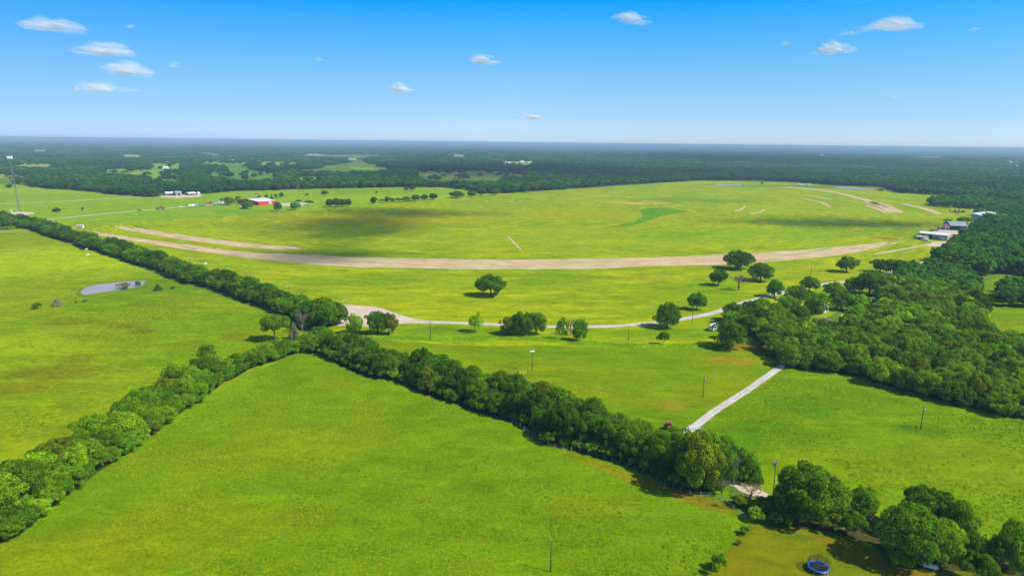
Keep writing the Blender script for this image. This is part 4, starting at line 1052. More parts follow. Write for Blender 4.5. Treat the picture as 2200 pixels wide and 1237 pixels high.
cm = [grass('far_field_%d' % i, a, b, c, big=0.003, med=0.01, fine=0.1, contrast=0.1) for i, (a, b, c) in enumerate([
    ((0.075, 0.19, 0.015), (0.09, 0.2, 0.016), (0.08, 0.18, 0.015)), ((0.14, 0.24, 0.015), (0.12, 0.22, 0.015), (0.16, 0.24, 0.02)), ((0.22, 0.25, 0.03), (0.18, 0.24, 0.02), (0.2, 0.22, 0.03)),
    ((0.13, 0.18, 0.03), (0.15, 0.19, 0.03), (0.11, 0.17, 0.02)), ((0.26, 0.28, 0.10), (0.22, 0.27, 0.08), (0.25, 0.26, 0.09))])]
for poly, k in CLEAR: sheet('far_field', poly, cm[k], 0.06)
ex, ey = np.array([e[0] for e in EDGE], float), np.array([e[1] for e in EDGE], float)

def px_of(p):
    v = np.c_[p, np.zeros(len(p))] - EYE; z = v @ FW; z = np.where(z < 1, 1, z)
    return W0 / 2 + FPX * (v @ RT) / z, H0 / 2 - FPX * (v @ UP) / z

ggen = np.random.default_rng(9)
def jitter_grid(x0, x1, y0, y1, sp):
    X, Y = np.meshgrid(np.arange(x0, x1, sp), np.arange(y0, y1, sp))
    p = np.c_[X.ravel(), Y.ravel()]
    return p + ggen.uniform(-0.42, 0.42, p.shape) * sp

def far_mask(p, m=260):
    x, y = px_of(p)
    ok = (x > -m) & (x < W0 + m) & (y < np.interp(x, ex, ey))
    dt = 14.5 * FPX / np.maximum(np.hypot(*p.T), 50)       # a treetop's height in the photo: the wood stops short of a clearing by so much
    stray = ggen.random(len(p)) < 0.035
    for poly, _ in CLEAR:
        for f in (0, 0.35, 0.7, 1.0): ok &= ~inside(poly, x, y - f * dt) | stray
    return ok
# scattered natural gaps in the far woods
def gaps(p, sc, th):
    r = np.array([mnoise.noise((a * sc, b * sc, 3.1)) + 0.5 * mnoise.noise((a * sc * 2.3, b * sc * 2.3, 7.7)) for a, b in p])
    return r < th
p1 = jitter_grid(-2700, 2800, 560, 2600, 11.5)
p1 = p1[(np.hypot(*p1.T) < 2600)]; p1 = p1[far_mask(p1)]
x1, _ = px_of(p1)
p1 = p1[gaps(p1, 0.0030, 0.22) | (np.hypot(*p1.T) < 1380) | (x1 > 1000)]
g1 = ggen.uniform(0.8, 1.25, len(p1)); g1 *= np.where(ggen.random(len(p1)) < 0.25, 1.25, 1.0); s1 = np.c_[15.5 * g1, 15.5 * g1, ggen.uniform(8.0, 13.0, len(p1)) * (0.6 + 0.4 * g1)]
scatter('woodland', p1, s1, G_TREES, NPRO, 1, 'dense dark woods stretching beyond the sod farm and hay field')
p2 = jitter_grid(-7500, 7600, 1800, 7000, 38.0)
rr_ = np.hypot(*p2.T); p2 = p2[(rr_ > 2560) & (rr_ < 7000)]; p2 = p2[far_mask(p2)]
x2, _ = px_of(p2)
p2 = p2[gaps(p2, 0.0016, np.where(x2 < 1100, 0.26, 0.55))] if len(p2) else p2
g2 = ggen.uniform(0.95, 1.3, len(p2)); s2 = np.c_[g2, g2, ggen.uniform(0.8, 1.35, len(p2))]
scatter('woodland', p2, s2, G_STANDS, 4, 2, 'hazy woods between small pale fields in the far distance')
# wood flanking the hangars, and the deeper part of the oak wood
E2 = [(2002, 568), (2040, 578), (2080, 588), (2115, 592), (2150, 590), (2200, 594), (2500, 600), (2600, 520), (2600, 446), (2140, 440), (2126, 462), (2112, 480), (2096, 492), (2084, 510), (2052, 530), (2036, 545), (2006, 552)]
E2w = P2(E2)
p3 = jitter_grid(200, 1100, 380, 1250, 8.2)
p3 = p3[inside(E2w, p3[:, 0], p3[:, 1])]
clump = P2([(1996, 441), (2020, 446), (2080, 449), (2140, 452), (2150, 440), (2100, 432), (2040, 430), (2000, 434)])
pk = jitter_grid(400, 1100, 700, 1200, 9.0); pk = pk[inside(clump, pk[:, 0], pk[:, 1])]
clump2 = P2([(2138, 655), (2170, 660), (2220, 664), (2300, 662), (2300, 630), (2200, 626), (2150, 632)])
pk2 = jitter_grid(150, 500, 250, 600, 8.0); pk2 = pk2[inside(clump2, pk2[:, 0], pk2[:, 1])]
pr = np.array([c[0] for c in REST_WOOD]).reshape(-1, 2)
p3 = np.vstack([p3, pk, pk2, pr])
g3 = ggen.uniform(0.85, 1.2, len(p3)); s3 = np.c_[10.5 * g3, 10.5 * g3, ggen.uniform(8.5, 12, len(p3))]
s3[-len(pr):] *= [0.95, 0.95, 0.85]
fine = bpy.data.collections.new('woodland_fine')
for i in range(5): fine.objects.link(bpy.data.objects.new('woodland_crown_fine_%d' % i, crown_mesh('woodland_crown_fine_%d' % i, 500 + i, 60, 4200, 0.036, M['wood_leaf'], 'oak', 0.08)))
scatter('woodland', p3, s3, scatter_group('fine_wood', fine), 5, 3, 'green woods crowding behind the hangars and the deeper oak wood')
sheet('leaf_litter', E2, soil_mat, 0.05, inset=2.5)
sheet('pasture', [(2100, 612), (2140, 596), (2300, 600), (2400, 640), (2330, 770), (2150, 752), (2110, 722), (2112, 668), (2115, 640)], mid_mat, 0.036)
# remotest woods: one rolling canopy sheet out to the horizon
def canopy():
    rs = np.geomspace(6900, 41000, 150); th = np.linspace(R(90 - 52), R(90 + 52), 420)
    V = []
    for i, r in enumerate(rs):
        for j, t in enumerate(th):
            x, y = r * math.cos(t), r * math.sin(t)
            k = 0.5 + 0.6 * mnoise.noise((x * 0.0011, y * 0.0011, 1.0)) + 0.5 * mnoise.noise((x * 0.006, y * 0.006, 2.0))
            V.append((x, y, -2 + 12 * max(0, min(1.3, k + 0.25))))
    n = len(th)
    Fq = np.array([(i * n + j + 1, i * n + j, (i + 1) * n + j, (i + 1) * n + j + 1) for i in range(len(rs) - 1) for j in range(n - 1)])
    t = NT('far_canopy'); p = t.pos()
    c = t.mix(t.rng(t.noise(p, 0.004, 5, 0.7), 0.4, 0.62), (0.018, 0.055, 0.012), (0.034, 0.078, 0.016))
    c = t.mix(t.math('MULTIPLY', t.rng(t.noise(p, 0.0012, 5, 0.7), 0.60, 0.66), 0.8), c, (0.14, 0.18, 0.06))
    m = t.end(t.diffuse(c))
    o = link('woodland', np_mesh('woodland', V, Fq, m, smooth_=True))
    tag(o, 'blue hazy forest canopy reaching to the horizon', 'woodland', None, 'stuff')
canopy()

# ---------------------------------------------------------------- weeds and tussocks on the near grass
def tufts(name, poly, n, size, cols, mat_name, label, seed, dens_scale, thr, hk=0.28):
    g = np.random.default_rng(seed); q = P2(poly); lo, hi = q.min(0), q.max(0)
    p = lo + g.random((n * 6, 2)) * (hi - lo)
    p = p[inside(q, p[:, 0], p[:, 1])]
    x, y = px_of(p); p = p[(x > -80) & (x < W0 + 80) & (y < H0 + 60)]
    d = np.array([mnoise.noise((a * dens_scale, b * dens_scale, seed)) + 0.6 * mnoise.noise((a * dens_scale * 2.7, b * dens_scale * 2.7, seed + 5)) for a, b in p])
    p = p[d + g.normal(size=len(p)) * 0.16 > thr][:n]
    k = 5
    m = len(p) * k
    c = np.repeat(np.c_[p, np.zeros(len(p))], k, 0); s = np.repeat(g.uniform(0.55, 1.3, len(p)) * size, k)[:, None]
    nrm = g.normal(size=(m, 3)) * [0.6, 0.6, 0.3] + [0, 0, 1.0]; nrm /= np.linalg.norm(nrm, axis=1)[:, None]
    c = c + g.normal(size=(m, 3)) * s * [0.34, 0.34, 0] + np.c_[np.zeros((m, 2)), (s[:, 0] * hk * g.uniform(0.2, 0.9, m))]
    a = np.cross(nrm, g.normal(size=(m, 3))); a /= np.linalg.norm(a, axis=1)[:, None]; b = np.cross(nrm, a)
    V = np.stack([c - a * s * .5, c - b * s * .4, c + a * s * .5, c + b * s * .4], 1).reshape(-1, 3); V[:, 2] = np.maximum(V[:, 2], 0.03)
    t = NT(mat_name); col = t.mix(t.attr('tone'), cols[0], cols[1]); mt = t.end(t.diffuse(col))
    o = link(name, np_mesh(name, V, np.arange(len(V)).reshape(-1, 4), mt, {'tone': np.repeat(g.random(len(p)), k * 4)}))
    return tag(o, label, 'weeds', None, 'stuff')
MEADOW = [(640, 775), (400, 890), (20, 1165), (-100, 1300), (1500, 1300), (1590, 1100), (1330, 1010), (1116, 925), (834, 830)]
tufts('weeds', MEADOW, 17000, 0.27, ((0.15, 0.21, 0.002), (0.30, 0.27, 0.003)), 'weed_yellow', 'yellow flowering weeds scattered over the near meadow', 3, 0.022, 0.20)
tufts('weeds', MEADOW, 4000, 0.40, ((0.10, 0.19, 0.001), (0.13, 0.23, 0.001)), 'weed_green', 'darker green tussocks scattered over the near meadow', 8, 0.03, 0.25)
RP = [(1692, 790), (1500, 930), (1600, 1040), (1668, 1105), (2000, 1180), (2300, 1260), (2350, 930), (2050, 880), (1850, 815)]
tufts('weeds', RP, 9000, 0.36, ((0.12, 0.22, 0.001), (0.19, 0.27, 0.001)), 'weed_rough', 'rough grass tussocks in the pasture by the lane', 5, 0.03, 0.12)
PP = [(0, 640), (450, 640), (600, 720), (560, 760), (380, 800), (0, 960)]
tufts('weeds', PP, 6000, 0.45, ((0.17, 0.25, 0.001), (0.25, 0.29, 0.002)), 'weed_pale', 'pale grass tussocks in the pond pasture', 6, 0.02, 0.2)

# ---------------------------------------------------------------- poles, wires, mast
def pole(x, yb, yt, label, kind='plain', face=0.3, mat='pole'):
    b = at(x, yb); h = hgt(x, yb, yt)
    t = thing('utility_pole', label, 'utility pole', tuple(b), face, 'wooden utility poles')
    r = 0.115
    MB().tube([(0, 0, -0.3), (0, 0, h)], [r * 1.2, r * 0.8], 8).build('post', M[mat], t, True)
    if kind in ('arm', 'both', 'lamp'):
        m = MB(); m.box(-1.3, 1.3, -0.07, 0.07, h - 0.45, h - 0.28)
        if kind != 'lamp': m.tube([(-0.6, 0.02, h - 0.4), (0, 0.02, h - 1.0)], 0.025, 4); m.tube([(0.6, 0.02, h - 0.4), (0, 0.02, h - 1.0)], 0.025, 4)
        m.build('crossarm', M['greypole'], t)
        for sx_ in (-1.15, 0, 1.15): MB().lathe([(0.0, 0), (0.06, 0.02), (0.09, 0.1), (0.05, 0.2), (0, 0.24)], 8, (sx_, 0, h - 0.28 if sx_ else h)).build('insulator', M['white'], t)
    else:
        MB().lathe([(0.0, 0), (0.05, 0.02), (0.08, 0.1), (0.04, 0.22), (0, 0.25)], 8, (0, 0, h)).build('insulator', M['white'], t)
    if kind in ('can', 'both'):
        m = MB(); m.lathe([(0, 0), (0.27, 0), (0.3, 0.06), (0.3, 0.8), (0.22, 0.9), (0, 0.92)], 12, (0.42, 0, h - 1.9)); m.tube([(0.42, 0, h - 1.0), (0.42, 0, h - 0.72)], 0.05, 6)
        m.build('transformer', M['steel'], t, True)
    if kind == 'plat':
        m = MB(); m.box(-0.85, 0.85, -0.5, 0.5, h - 0.12, h); m.tube([(-0.7, 0, h - .15), (0, 0, h - 0.9)], 0.04, 4); m.tube([(0.7, 0, h - .15), (0, 0, h - 0.9)], 0.04, 4)
        m.build('platform', M['white'], t)
    return b, h
pb, ph = pole(1656, 1110, 985, 'tall dark utility pole with transformer rising beside the lane entrance', 'can', 2.2)
pb2, ph2 = pole(1183, 1228, 1160, 'slim dark pole standing alone in the flowering meadow', 'plain', 0.2)
pole(1143, 796, 754, 'pole with white topped platform in the grazed pasture near the yellow frame', 'plat', 0.2)
p25, h25 = pole(925, 731, 692, 'pole below the road where the gravel pad narrows', 'arm', 0.1)
p1350, h1350 = pole(1350, 731, 699, 'thin pole on the terrace bank under the road', 'plain', 0.2)
pole(1510, 853, 806, 'pole in the grazed pasture close to the white driveway', 'can', 0.4)
pole(1978, 921, 871, 'leaning pole in the rough pasture in front of the oak wood', 'can', 0.4)
p1487, h1487 = pole(1487, 694, 658, 'thin pole in the grass just below the curving road', 'plain', 0.2)
p1741, h1741 = pole(1741, 600, 571, 'thin pole in the grass above the house in the wood', 'arm', 0.5)
p1798, h1798 = pole(1797, 572, 551, 'thin pole behind the flat bottomed oak', 'arm', 0.5)
pole(1886, 567, 550, 'distant pole among the three oaks of the hangar road', 'arm', 0.5)
pole(1972, 566, 552, 'distant pole next to the wood at the hangar road', 'arm', 0.5)
PL = [(743, 677, 644, 'crossarm pole at the edge of the gravel pad'), (622, 642, 612, 'crossarm pole beside the pale slab and hedgerow'), (491, 601, 575, 'crossarm pole behind the middle of the pond pasture hedgerow'),
      (409, 574, 553, 'crossarm pole behind the hedgerow below the soil arc'), (273, 535, 513, 'thin pole at the near soil strip behind the hedgerow'), (206, 517, 499, 'thin pole beside the start of the soil strip'),
      (161, 505, 489, 'thin pole near the white box at the hedgerow'), (115, 490, 475, 'thin far pole beyond the far hedgerow by the hay road')]
pp_ = [pole(x, yb, yt, lb, 'arm', 0.9) for x, yb, yt, lb in PL]

def wire(a, b, sag, label, r=0.012):
    a, b = np.array(a), np.array(b)
    pts = [tuple(a + (b - a) * t + np.array([0, 0, -4 * sag * t * (1 - t)])) for t in np.linspace(0, 1, 18)]
    o = MB().tube(pts, r, 4).build('overhead_wire', M['wire'])
    tag(o, label, 'wire', 'overhead wires')
top = lambda b, h: np.array([b[0], b[1], h + 0.2])
far_l = at(1000, 1270); far_l = far_l + np.array([-25, -13, 7.0])
wire(top(pb, ph) - [0, 0, 6.2], top(pb2, ph2), 0.6, 'thin wire crossing the meadow from the lane pole to the slim pole')
wire(top(pb2, ph2), far_l, 0.4, 'thin wire leaving the slim meadow pole out of the frame')
for i in range(len(pp_) - 1): wire(top(*pp_[i]), top(*pp_[i + 1]), 1.0, 'faint hedgerow wire beginning at the ' + ' '.join(PL[i][3].replace('crossarm ', '').replace('thin ', '').split()[:10]), 0.012)

# lattice mast
tb = at(43, 460); th_ = hgt(43, 460, 336)
t = thing('mast', 'tall grey lattice mast with white antennas on top by the gravel pad', 'mast', tuple(tb), 0.4)
t.rotation_euler = (0, R(-2.2), 0.4)
m = MB(); wl0, wl1 = 1.1, 0.55
corner = lambda k, z: (math.cos(2.094 * k) * (wl0 + (wl1 - wl0) * z / th_), math.sin(2.094 * k) * (wl0 + (wl1 - wl0) * z / th_), z)
for k in range(3): m.tube([corner(k, 0), corner(k, th_)], 0.16, 5)
nz = 30
for i in range(nz):
    z0, z1 = th_ * i / nz, th_ * (i + 1) / nz
    for k in range(3):
        m.tube([corner(k, z0), corner(k + 1, z1)], 0.07, 3, False); m.tube([corner(k, z1), corner(k + 1, z1)], 0.06, 3, False)
m.build('lattice', M['mast'], t)
m = MB()
for k in range(3):
    a0, a1 = 2.094 * k, 2.094 * (k + 1)
    m.tube([(2.2 * math.cos(a0), 2.2 * math.sin(a0), th_ - 1.6), (2.2 * math.cos(a1), 2.2 * math.sin(a1), th_ - 1.6)], 0.12, 5)
    m.tube([(0, 0, th_ - 1.6), (2.2 * math.cos(a0), 2.2 * math.sin(a0), th_ - 1.6)], 0.1, 5)
m.build('antenna_platform', M['steel'], t)
for k in range(9):
    a = 6.283 * k / 9; c_ = (2.1 * math.cos(a), 2.1 * math.sin(a))
    MB().box(c_[0] - 0.32, c_[0] + 0.32, c_[1] - 0.28, c_[1] + 0.28, th_ - 2.6, th_ + 0.2).build('antenna', M['white'], t)
MB().lathe([(0, 0), (0.5, 0.05), (0.6, 0.5), (0, 0.55)], 12, (1.3, -0.6, th_ * 0.5)).build('dish', M['white'], t)
def cabinet(x, yb, label, w=2.4, d=2.0, h=2.4, rz=0.3):
    c = thing('equipment_cabinet', label, 'cabinet', tuple(at(x, yb)), rz, 'cabinets under the mast')
    MB().box(-w / 2, w / 2, -d / 2, d / 2, 0.2, h).build('body', M['white'], c)
    MB().box(-w / 2 - .2, w / 2 + .2, -d / 2 - .2, d / 2 + .2, 0.02, 0.2).build('base', M['concrete'], c)
    MB().box(-w / 2 + .3, w / 2 - .3, -d / 2 - 0.05, -d / 2 - .003, 0.3, h - .3).build('door', M['steel'], c)
cabinet(40, 461, 'grey and white equipment cabinet at the foot of the lattice mast')
cabinet(50, 461.5, 'low equipment cabinet just past the mast foot', 3.2, 1.6, 1.6)
cabinet(24, 456, 'small cabinet at the edge of the mast pad', 1.6, 1.4, 2.6)
cabinet(172, 490, 'lone white box at the tip of the soil strip', 6.0, 2.6, 2.6, 0.15)

# ---------------------------------------------------------------- buildings
def gabled(name, label, cat, a, b, dep, wh, rh, wall, roof, openings=(), group=None, over=0.4, round_=False):
    """a, b: photo pixels of the front wall's foot; the ridge runs along the front. openings: (u0, u1, z0, z1, part, material)"""
    A, B = at(*a), at(*b); d = B - A; ln = float(np.hypot(d[0], d[1]))
    t = thing(name, label, cat, tuple(A), math.atan2(d[1], d[0]), group)
    m = MB()
    n = m.pts([(0, 0, 0), (ln, 0, 0), (ln, dep, 0), (0, dep, 0), (0, 0, wh), (ln, 0, wh), (ln, dep, wh), (0, dep, wh), (0, dep / 2, wh + rh), (ln, dep / 2, wh + rh)])
    m.face(n, n + 1, n + 5, n + 4); m.face(n + 2, n + 3, n + 7, n + 6); m.face(n + 1, n + 2, n + 6, n + 9, n + 5); m.face(n + 3, n, n + 4, n + 8, n + 7)
    m.build('wall', M[wall], t)
    m = MB(); th2 = 0.18
    prof = [(-over, -over * rh / (dep / 2)), (dep / 2, rh), (dep + over, -over * rh / (dep / 2))]
    if round_: prof = [(-over + (dep + 2 * over) * k / 10, rh * math.sin(math.pi * k / 10) ** 0.8 - 0.1) for k in range(11)]
    for (y0, z0), (y1, z1) in zip(prof[:-1], prof[1:]):
        m.hexa([(-over, y0, wh + z0 + .02), (ln + over, y0, wh + z0 + .02), (ln + over, y1, wh + z1 + .02), (-over, y1, wh + z1 + .02)],
               [(-over, y0, wh + z0 + th2), (ln + over, y0, wh + z0 + th2), (ln + over, y1, wh + z1 + th2), (-over, y1, wh + z1 + th2)])
    m.build('roof', M[roof], t)
    for u0, u1, z0, z1, part, mt in openings:
        MB().box(ln * u0, ln * u1, -0.06, -0.005, z0, z1).build(part, M[mt], t)
    return t, ln
gabled('hangar', 'long cream hangar with pale roof and one dark open door', 'hangar', (1973, 511), (2035, 517.5), 11, 4.6, 1.1, 'cream', 'whitemetal',
       [(.345, .475, 0, 3.6, 'door', 'dark'), (.26, .33, 0, 3.4, 'door', 'white'), (.76, .90, .6, 2.4, 'window', 'white'), (.54, .66, 1.2, 2.2, 'window', 'glass')])
t_h, ln_h = gabled('hangar', 'grey arched roof hangar with wide dark opening behind the long cream hangar', 'hangar', (2040, 494.5), (2076, 496), 22, 4.5, 3.0, 'darksteel', 'greyroof',
       [(.03, .62, 0, 3.9, 'door', 'dark'), (.66, .95, 0, 3.6, 'door', 'greywall')], round_=True)
gabled('hangar', 'white roofed grey hangar at the edge of the wood behind the sprawling bush', 'hangar', (2086, 470), (2108, 476), 34, 6.5, 2.5, 'greywall', 'whitemetal', [(.2, .7, 0, 4.5, 'door', 'greyroof')])
gabled('shed', 'small pale shed at the corner of the long cream hangar', 'shed', (1967, 514), (1986, 516.5), 6, 2.6, 0.7, 'cream', 'cream', [(.35, .5, 0, 2.0, 'door', 'dark'), (.6, .75, .8, 1.9, 'window', 'dark')])
gabled('shed', 'white and red shed beside the arched roof hangar', 'shed', (2031, 494), (2039, 494.3), 9, 4.2, 1.2, 'white', 'red', [(.3, .7, 0, 2.4, 'door', 'brown')])
gabled('house', 'white roofed grey house half hidden in the wood by the road', 'house', (1769, 673), (1779, 670), 7, 2.6, 1.3, 'greywall', 'whitemetal', [(.3, .5, 0, 2.1, 'door', 'white'), (.62, .85, .9, 2.0, 'window', 'glass')])
gabled('barn', 'long red barn with white metal roof and open white doorway', 'barn', (556, 441.5), (592, 438.5), 42, 4.6, 2.2, 'red', 'whitemetal', [(.60, .74, 0, 3.6, 'door', 'white'), (.62, .70, 0, 2.6, 'entrance', 'dark')])
gabled('silo_shed', 'narrow tan tower shed behind the red barn', 'shed', (549, 427), (553, 427), 3, 7, 1, 'cream', 'brown', [(.3, .7, 0, 2, 'door', 'dark')])
gabled('farm_house', 'white farm building with dark porch at the hay field road', 'house', (357, 420.5), (379, 419.5), 10, 3.4, 1.6, 'cream', 'whitemetal', [(.05, .95, 0, 2.4, 'porch', 'dark')])
gabled('barn', 'grey blue roofed barn next to the white farm building', 'barn', (378, 420.5), (391, 420), 12, 4.2, 1.8, 'greywall', 'greyroof', [(.3, .7, 0, 3.0, 'door', 'dark')])
gabled('barn', 'low white barn past the farm tree at the hay field road', 'barn', (406, 420), (422, 419), 10, 2.6, 1.6, 'brown', 'whitemetal', [(.2, .5, 0, 2.6, 'door', 'dark')])
gabled('shed', 'small white shed ending the farm yard of the hay field', 'shed', (425, 419), (430, 418.8), 7, 3, 1, 'white', 'whitemetal', [(.3, .7, 0, 2, 'door', 'dark')])
FARB = [(492, 349, 506, 15, 'white'), (508, 350, 515, 8, 'white'), (348, 364, 360, 12, 'white'), (357, 351.5, 370, 8, 'white'), (1074, 351, 1088, 10, 'cream'), (1092, 351.5, 1104, 8, 'cream'), (1118, 351, 1126, 16, 'white'), (1136, 351.5, 1143, 14, 'white'), (1146, 351, 1158, 9, 'cream'),
        (2175, 361.5, 2192, 16, 'cream'), (2030, 419, 2058, 12, 'greywall'), (288, 349, 293, 8, 'cream')]
FN = ['large white barn far off in the pale field beyond hedges', 'small white barn next to the large white far barn', 'white house in the first far clearing', 'long white shed in the upper far clearing', 'first tan roof of the far hamlet', 'second tan roof of the far hamlet',
      'tall white house in the middle of the far hamlet', 'white house near the end of the far hamlet', 'last low roof of the far hamlet', 'big pale block showing above the distant woods', 'grey roof peeping from the woods behind the hangars', 'lonely pale house in the far woods']
for (x0, y, x1, h_, wl_), lb in zip(FARB, FN):
    ln_ = (x1 - x0) * depth(at(x0, y)) / FPX
    gabled('house', lb, 'house', (x0, y), (x1, y + 0.1), ln_ * 0.5, h_ * 0.36, h_ * 0.25, wl_, 'whitemetal' if wl_ != 'greywall' else 'greyroof', [(.4, .55, 0, h_ * .2, 'door', 'dark')], group='far buildings')

# ---------------------------------------------------------------- vehicles
def car(x, yb, rz, paint, label, form='car', name='parked_car', group=None, sc=1.0):
    t = thing(name, label, {'car': 'car', 'pickup': 'pickup truck', 'trailer': 'trailer', 'truck': 'truck'}[form], tuple(at(x, yb)), rz, group)
    t.scale = (sc, sc, sc)
    m = MB()
    if form == 'trailer':
        m.box(-3.0, 3.0, -1.15, 1.15, 0.55, 2.9); m.build('body', M[paint], t)
        MB().tube([(3.0, 0, .6), (4.2, 0, .5)], .08, 6).build('hitch', M['darksteel'], t)
        MB().box(-1.6, -0.4, -1.2, -1.153, 1.5, 2.3).build('window', M['glass'], t)
        ws = ((-.4, 1), (-.4, -1), (.5, 1), (.5, -1))
    else:
        L_ = 2.3 if form == 'car' else 2.8
        prof = [(-L_, .45), (L_, .45), (L_, .8), (L_ - .2, .95), (1.0, 1.05), (.3, 1.62), (-.9, 1.65), (-1.6, 1.08), (-L_, 1.0)] if form == 'car' else \
               [(-L_, .55), (L_, .55), (L_, 1.0), (L_ - .2, 1.15), (1.3, 1.25), (.75, 1.9), (-.45, 1.92), (-.6, 1.2), (-L_, 1.2)]
        n = m.pts([(x_, y_, z_) for y_ in (-.9, .9) for x_, z_ in prof]); k = len(prof)
        for j in range(k): m.face(n + j, n + (j + 1) % k, n + k + (j + 1) % k, n + k + j)
        m.face(*[n + j for j in range(k)][::-1]); m.face(*[n + k + j for j in range(k)])
        m.build('body', M[paint], t)
        q = prof[4:7]
        for sy in (-1, 1):
            MB().box(-.75, .35, sy * .905 - .004, sy * .905 + .004, 1.12, 1.52).build('window', M['glass'], t)
        MB().hexa([(1.0, -.8, 1.07), (1.0, .8, 1.07), (1.02, .8, 1.09), (1.02, -.8, 1.09)], [(.36, -.75, 1.6), (.36, .75, 1.6), (.38, .75, 1.62), (.38, -.75, 1.62)]).build('windscreen', M['glass'], t)
        ws = ((-L_ * .6, .82), (-L_ * .6, -.82), (L_ * .6, .82), (L_ * .6, -.82))
    for wx_, wy_ in ws:
        w = MB(); w.wheel(0, 0, 0, .36, .24); o = w.build('wheel', M['black'], t); o.location = (wx_, wy_, .36); o.rotation_euler = (0, 0, math.pi / 2)
    return t
GV = 'vehicles parked along the hay road'
car(345, 449.6, 0.35, 'brown', 'brown flatbed truck alone on the hay road', 'pickup', group=GV, sc=1.8, name='parked_truck')
car(300, 453, 0.35, 'brown', 'small dark brown wagon first on the hay road', 'car', group=GV)
car(390, 446, 0.35, 'carwhite', 'small white car after the brown truck on the hay road', 'car', group=GV, sc=1.2)
car(412, 444, 0.35, 'carwhite', 'white truck in the middle of the parked line', 'trailer', group=GV, sc=1.1, name='parked_trailer')
car(420, 443.4, 0.3, 'carblue', 'pale blue trailer in the middle of the parked line', 'trailer', group=GV, sc=1.1, name='parked_trailer')
car(427, 443, 0.3, 'cargrey', 'grey car after the pale blue trailer', 'car', group=GV, sc=1.3)
car(437, 443.4, 0.3, 'cargrey', 'dark grey machine low in the grass before the parked line end', 'pickup', group=GV, sc=1.3, name='parked_truck')
car(445, 438.6, 0.4, 'orange', 'orange red truck nearest in the parked line', 'trailer', group=GV, sc=.9, name='parked_trailer')
car(453, 438, 0.4, 'redpaint', 'red truck beside the orange one', 'trailer', group=GV, sc=.9, name='parked_trailer')
car(461, 440.3, 0.2, 'carblue', 'white and blue van before the dense round tree', 'trailer', group=GV, sc=1.0, name='parked_trailer')
car(468, 440, 0.2, 'cargrey', 'grey pickup squeezed in the parked line', 'pickup', group=GV, sc=1.2, name='parked_truck')
car(477, 439, 0.2, 'carwhite', 'white box trailer at the dense round tree', 'trailer', group=GV, sc=1.3, name='parked_trailer')
car(522, 447, 1.0, 'carwhite', 'white car half hidden by the bushy tree at the red barn', 'car', group=GV, sc=1.3)
GH = 'vehicles around the hangars'
car(1988, 519, -0.6, 'carwhite', 'white van on the gravel before the long cream hangar', 'trailer', group=GH, sc=.75, name='parked_van')
car(2003, 496.5, 0.2, 'brown', 'brown machine behind the long cream hangar', 'pickup', group=GH, sc=1.1, name='parked_truck')
car(2010, 495.5, -0.2, 'cargrey', 'dark grey car behind the long cream hangar', 'car', group=GH, sc=1.1)
car(2022, 493, 0.5, 'cargrey', 'dark pickup in the grass by the red topped shed', 'pickup', group=GH, sc=1.1, name='parked_truck')
car(2095, 479, 0.5, 'carwhite', 'white car beside the wood below the white roofed hangar', 'car', group=GH, sc=1.4)
car(2100, 473, 0.8, 'carwhite', 'white pickup near the corner of the white roofed hangar', 'pickup', group=GH, sc=1.3, name='parked_truck')
car(2052, 507, 0.3, 'redpaint', 'red car on the gravel by the wood', 'car', group=GH, sc=1.0)
car(1532, 709, 0.9, 'carwhite', 'white boat trailer in the shade left of the big round tree'.replace('left of', 'behind'), 'trailer', sc=.9, name='parked_trailer')
car(1540, 701, 0.2, 'carblue', 'pale blue car in the shade under the wood edge by the road', 'car')
car(1775, 690, 0.2, 'cargrey', 'dark grey car in the clearing before the white roofed house', 'car')
car(1812, 683, 1.0, 'carwhite', 'white car almost hidden among trees past the white roofed house', 'car')
# cattle sized white specks by the far pond: parked trailers
for x_, y_, lb in ((1716, 397.5, 'first white trailer beside the far pond'), (1722, 398, 'second white trailer beside the far pond'), (1731, 398.4, 'third white trailer beside the far pond'), (1738, 398.6, 'last white trailer beside the far pond')):
    car(x_, y_, 0.1, 'carwhite', lb, 'trailer', group='white trailers by the far pond', sc=1.1, name='parked_trailer')
# scrap heap of yellow machinery near the hangars
sg = random.Random(12)
for i, lb in enumerate(['rusty yellow machine nearest the soil strip in the scrap yard', 'yellow digger in the middle of the scrap yard', 'brown rusted machine in the scrap yard', 'yellow machine at the back of the scrap yard', 'rusted trailer frame at the end of the scrap yard', 'white tank machine low in the scrap yard']):
    x_, y_ = [(2043, 455), (2051, 456), (2058, 457), (2062, 454.5), (2069, 457), (2056, 459)][i]
    t = thing('scrap_machine', lb, 'machine', tuple(at(x_, y_)), sg.uniform(0, 3), 'machines of the scrap yard')
    cmat = M[['yellow', 'yellow', 'brown', 'yellow', 'brown', 'white'][i]]
    MB().box(-2.2, 2.2, -1.1, 1.1, .7, 1.7).build('body', cmat, t); MB().box(-1.2, .6, -.9, .9, 1.703, 2.9).build('cab', M['glass'] if i % 2 else cmat, t)
    MB().tube([(2.2, 0, 1.4), (4.0, 0, 2.8), (5.2, 0, .9)], [.22, .2, .15], 6).build('arm', cmat, t)
    for wx_ in (-1.4, 1.4):
        for wy_ in (-1.2, 1.2):
            o = MB().wheel(0, 0, 0, .6, .4).build('wheel', M['black'], t); o.location = (wx_, wy_, .6); o.rotation_euler = (0, 0, math.pi / 2)

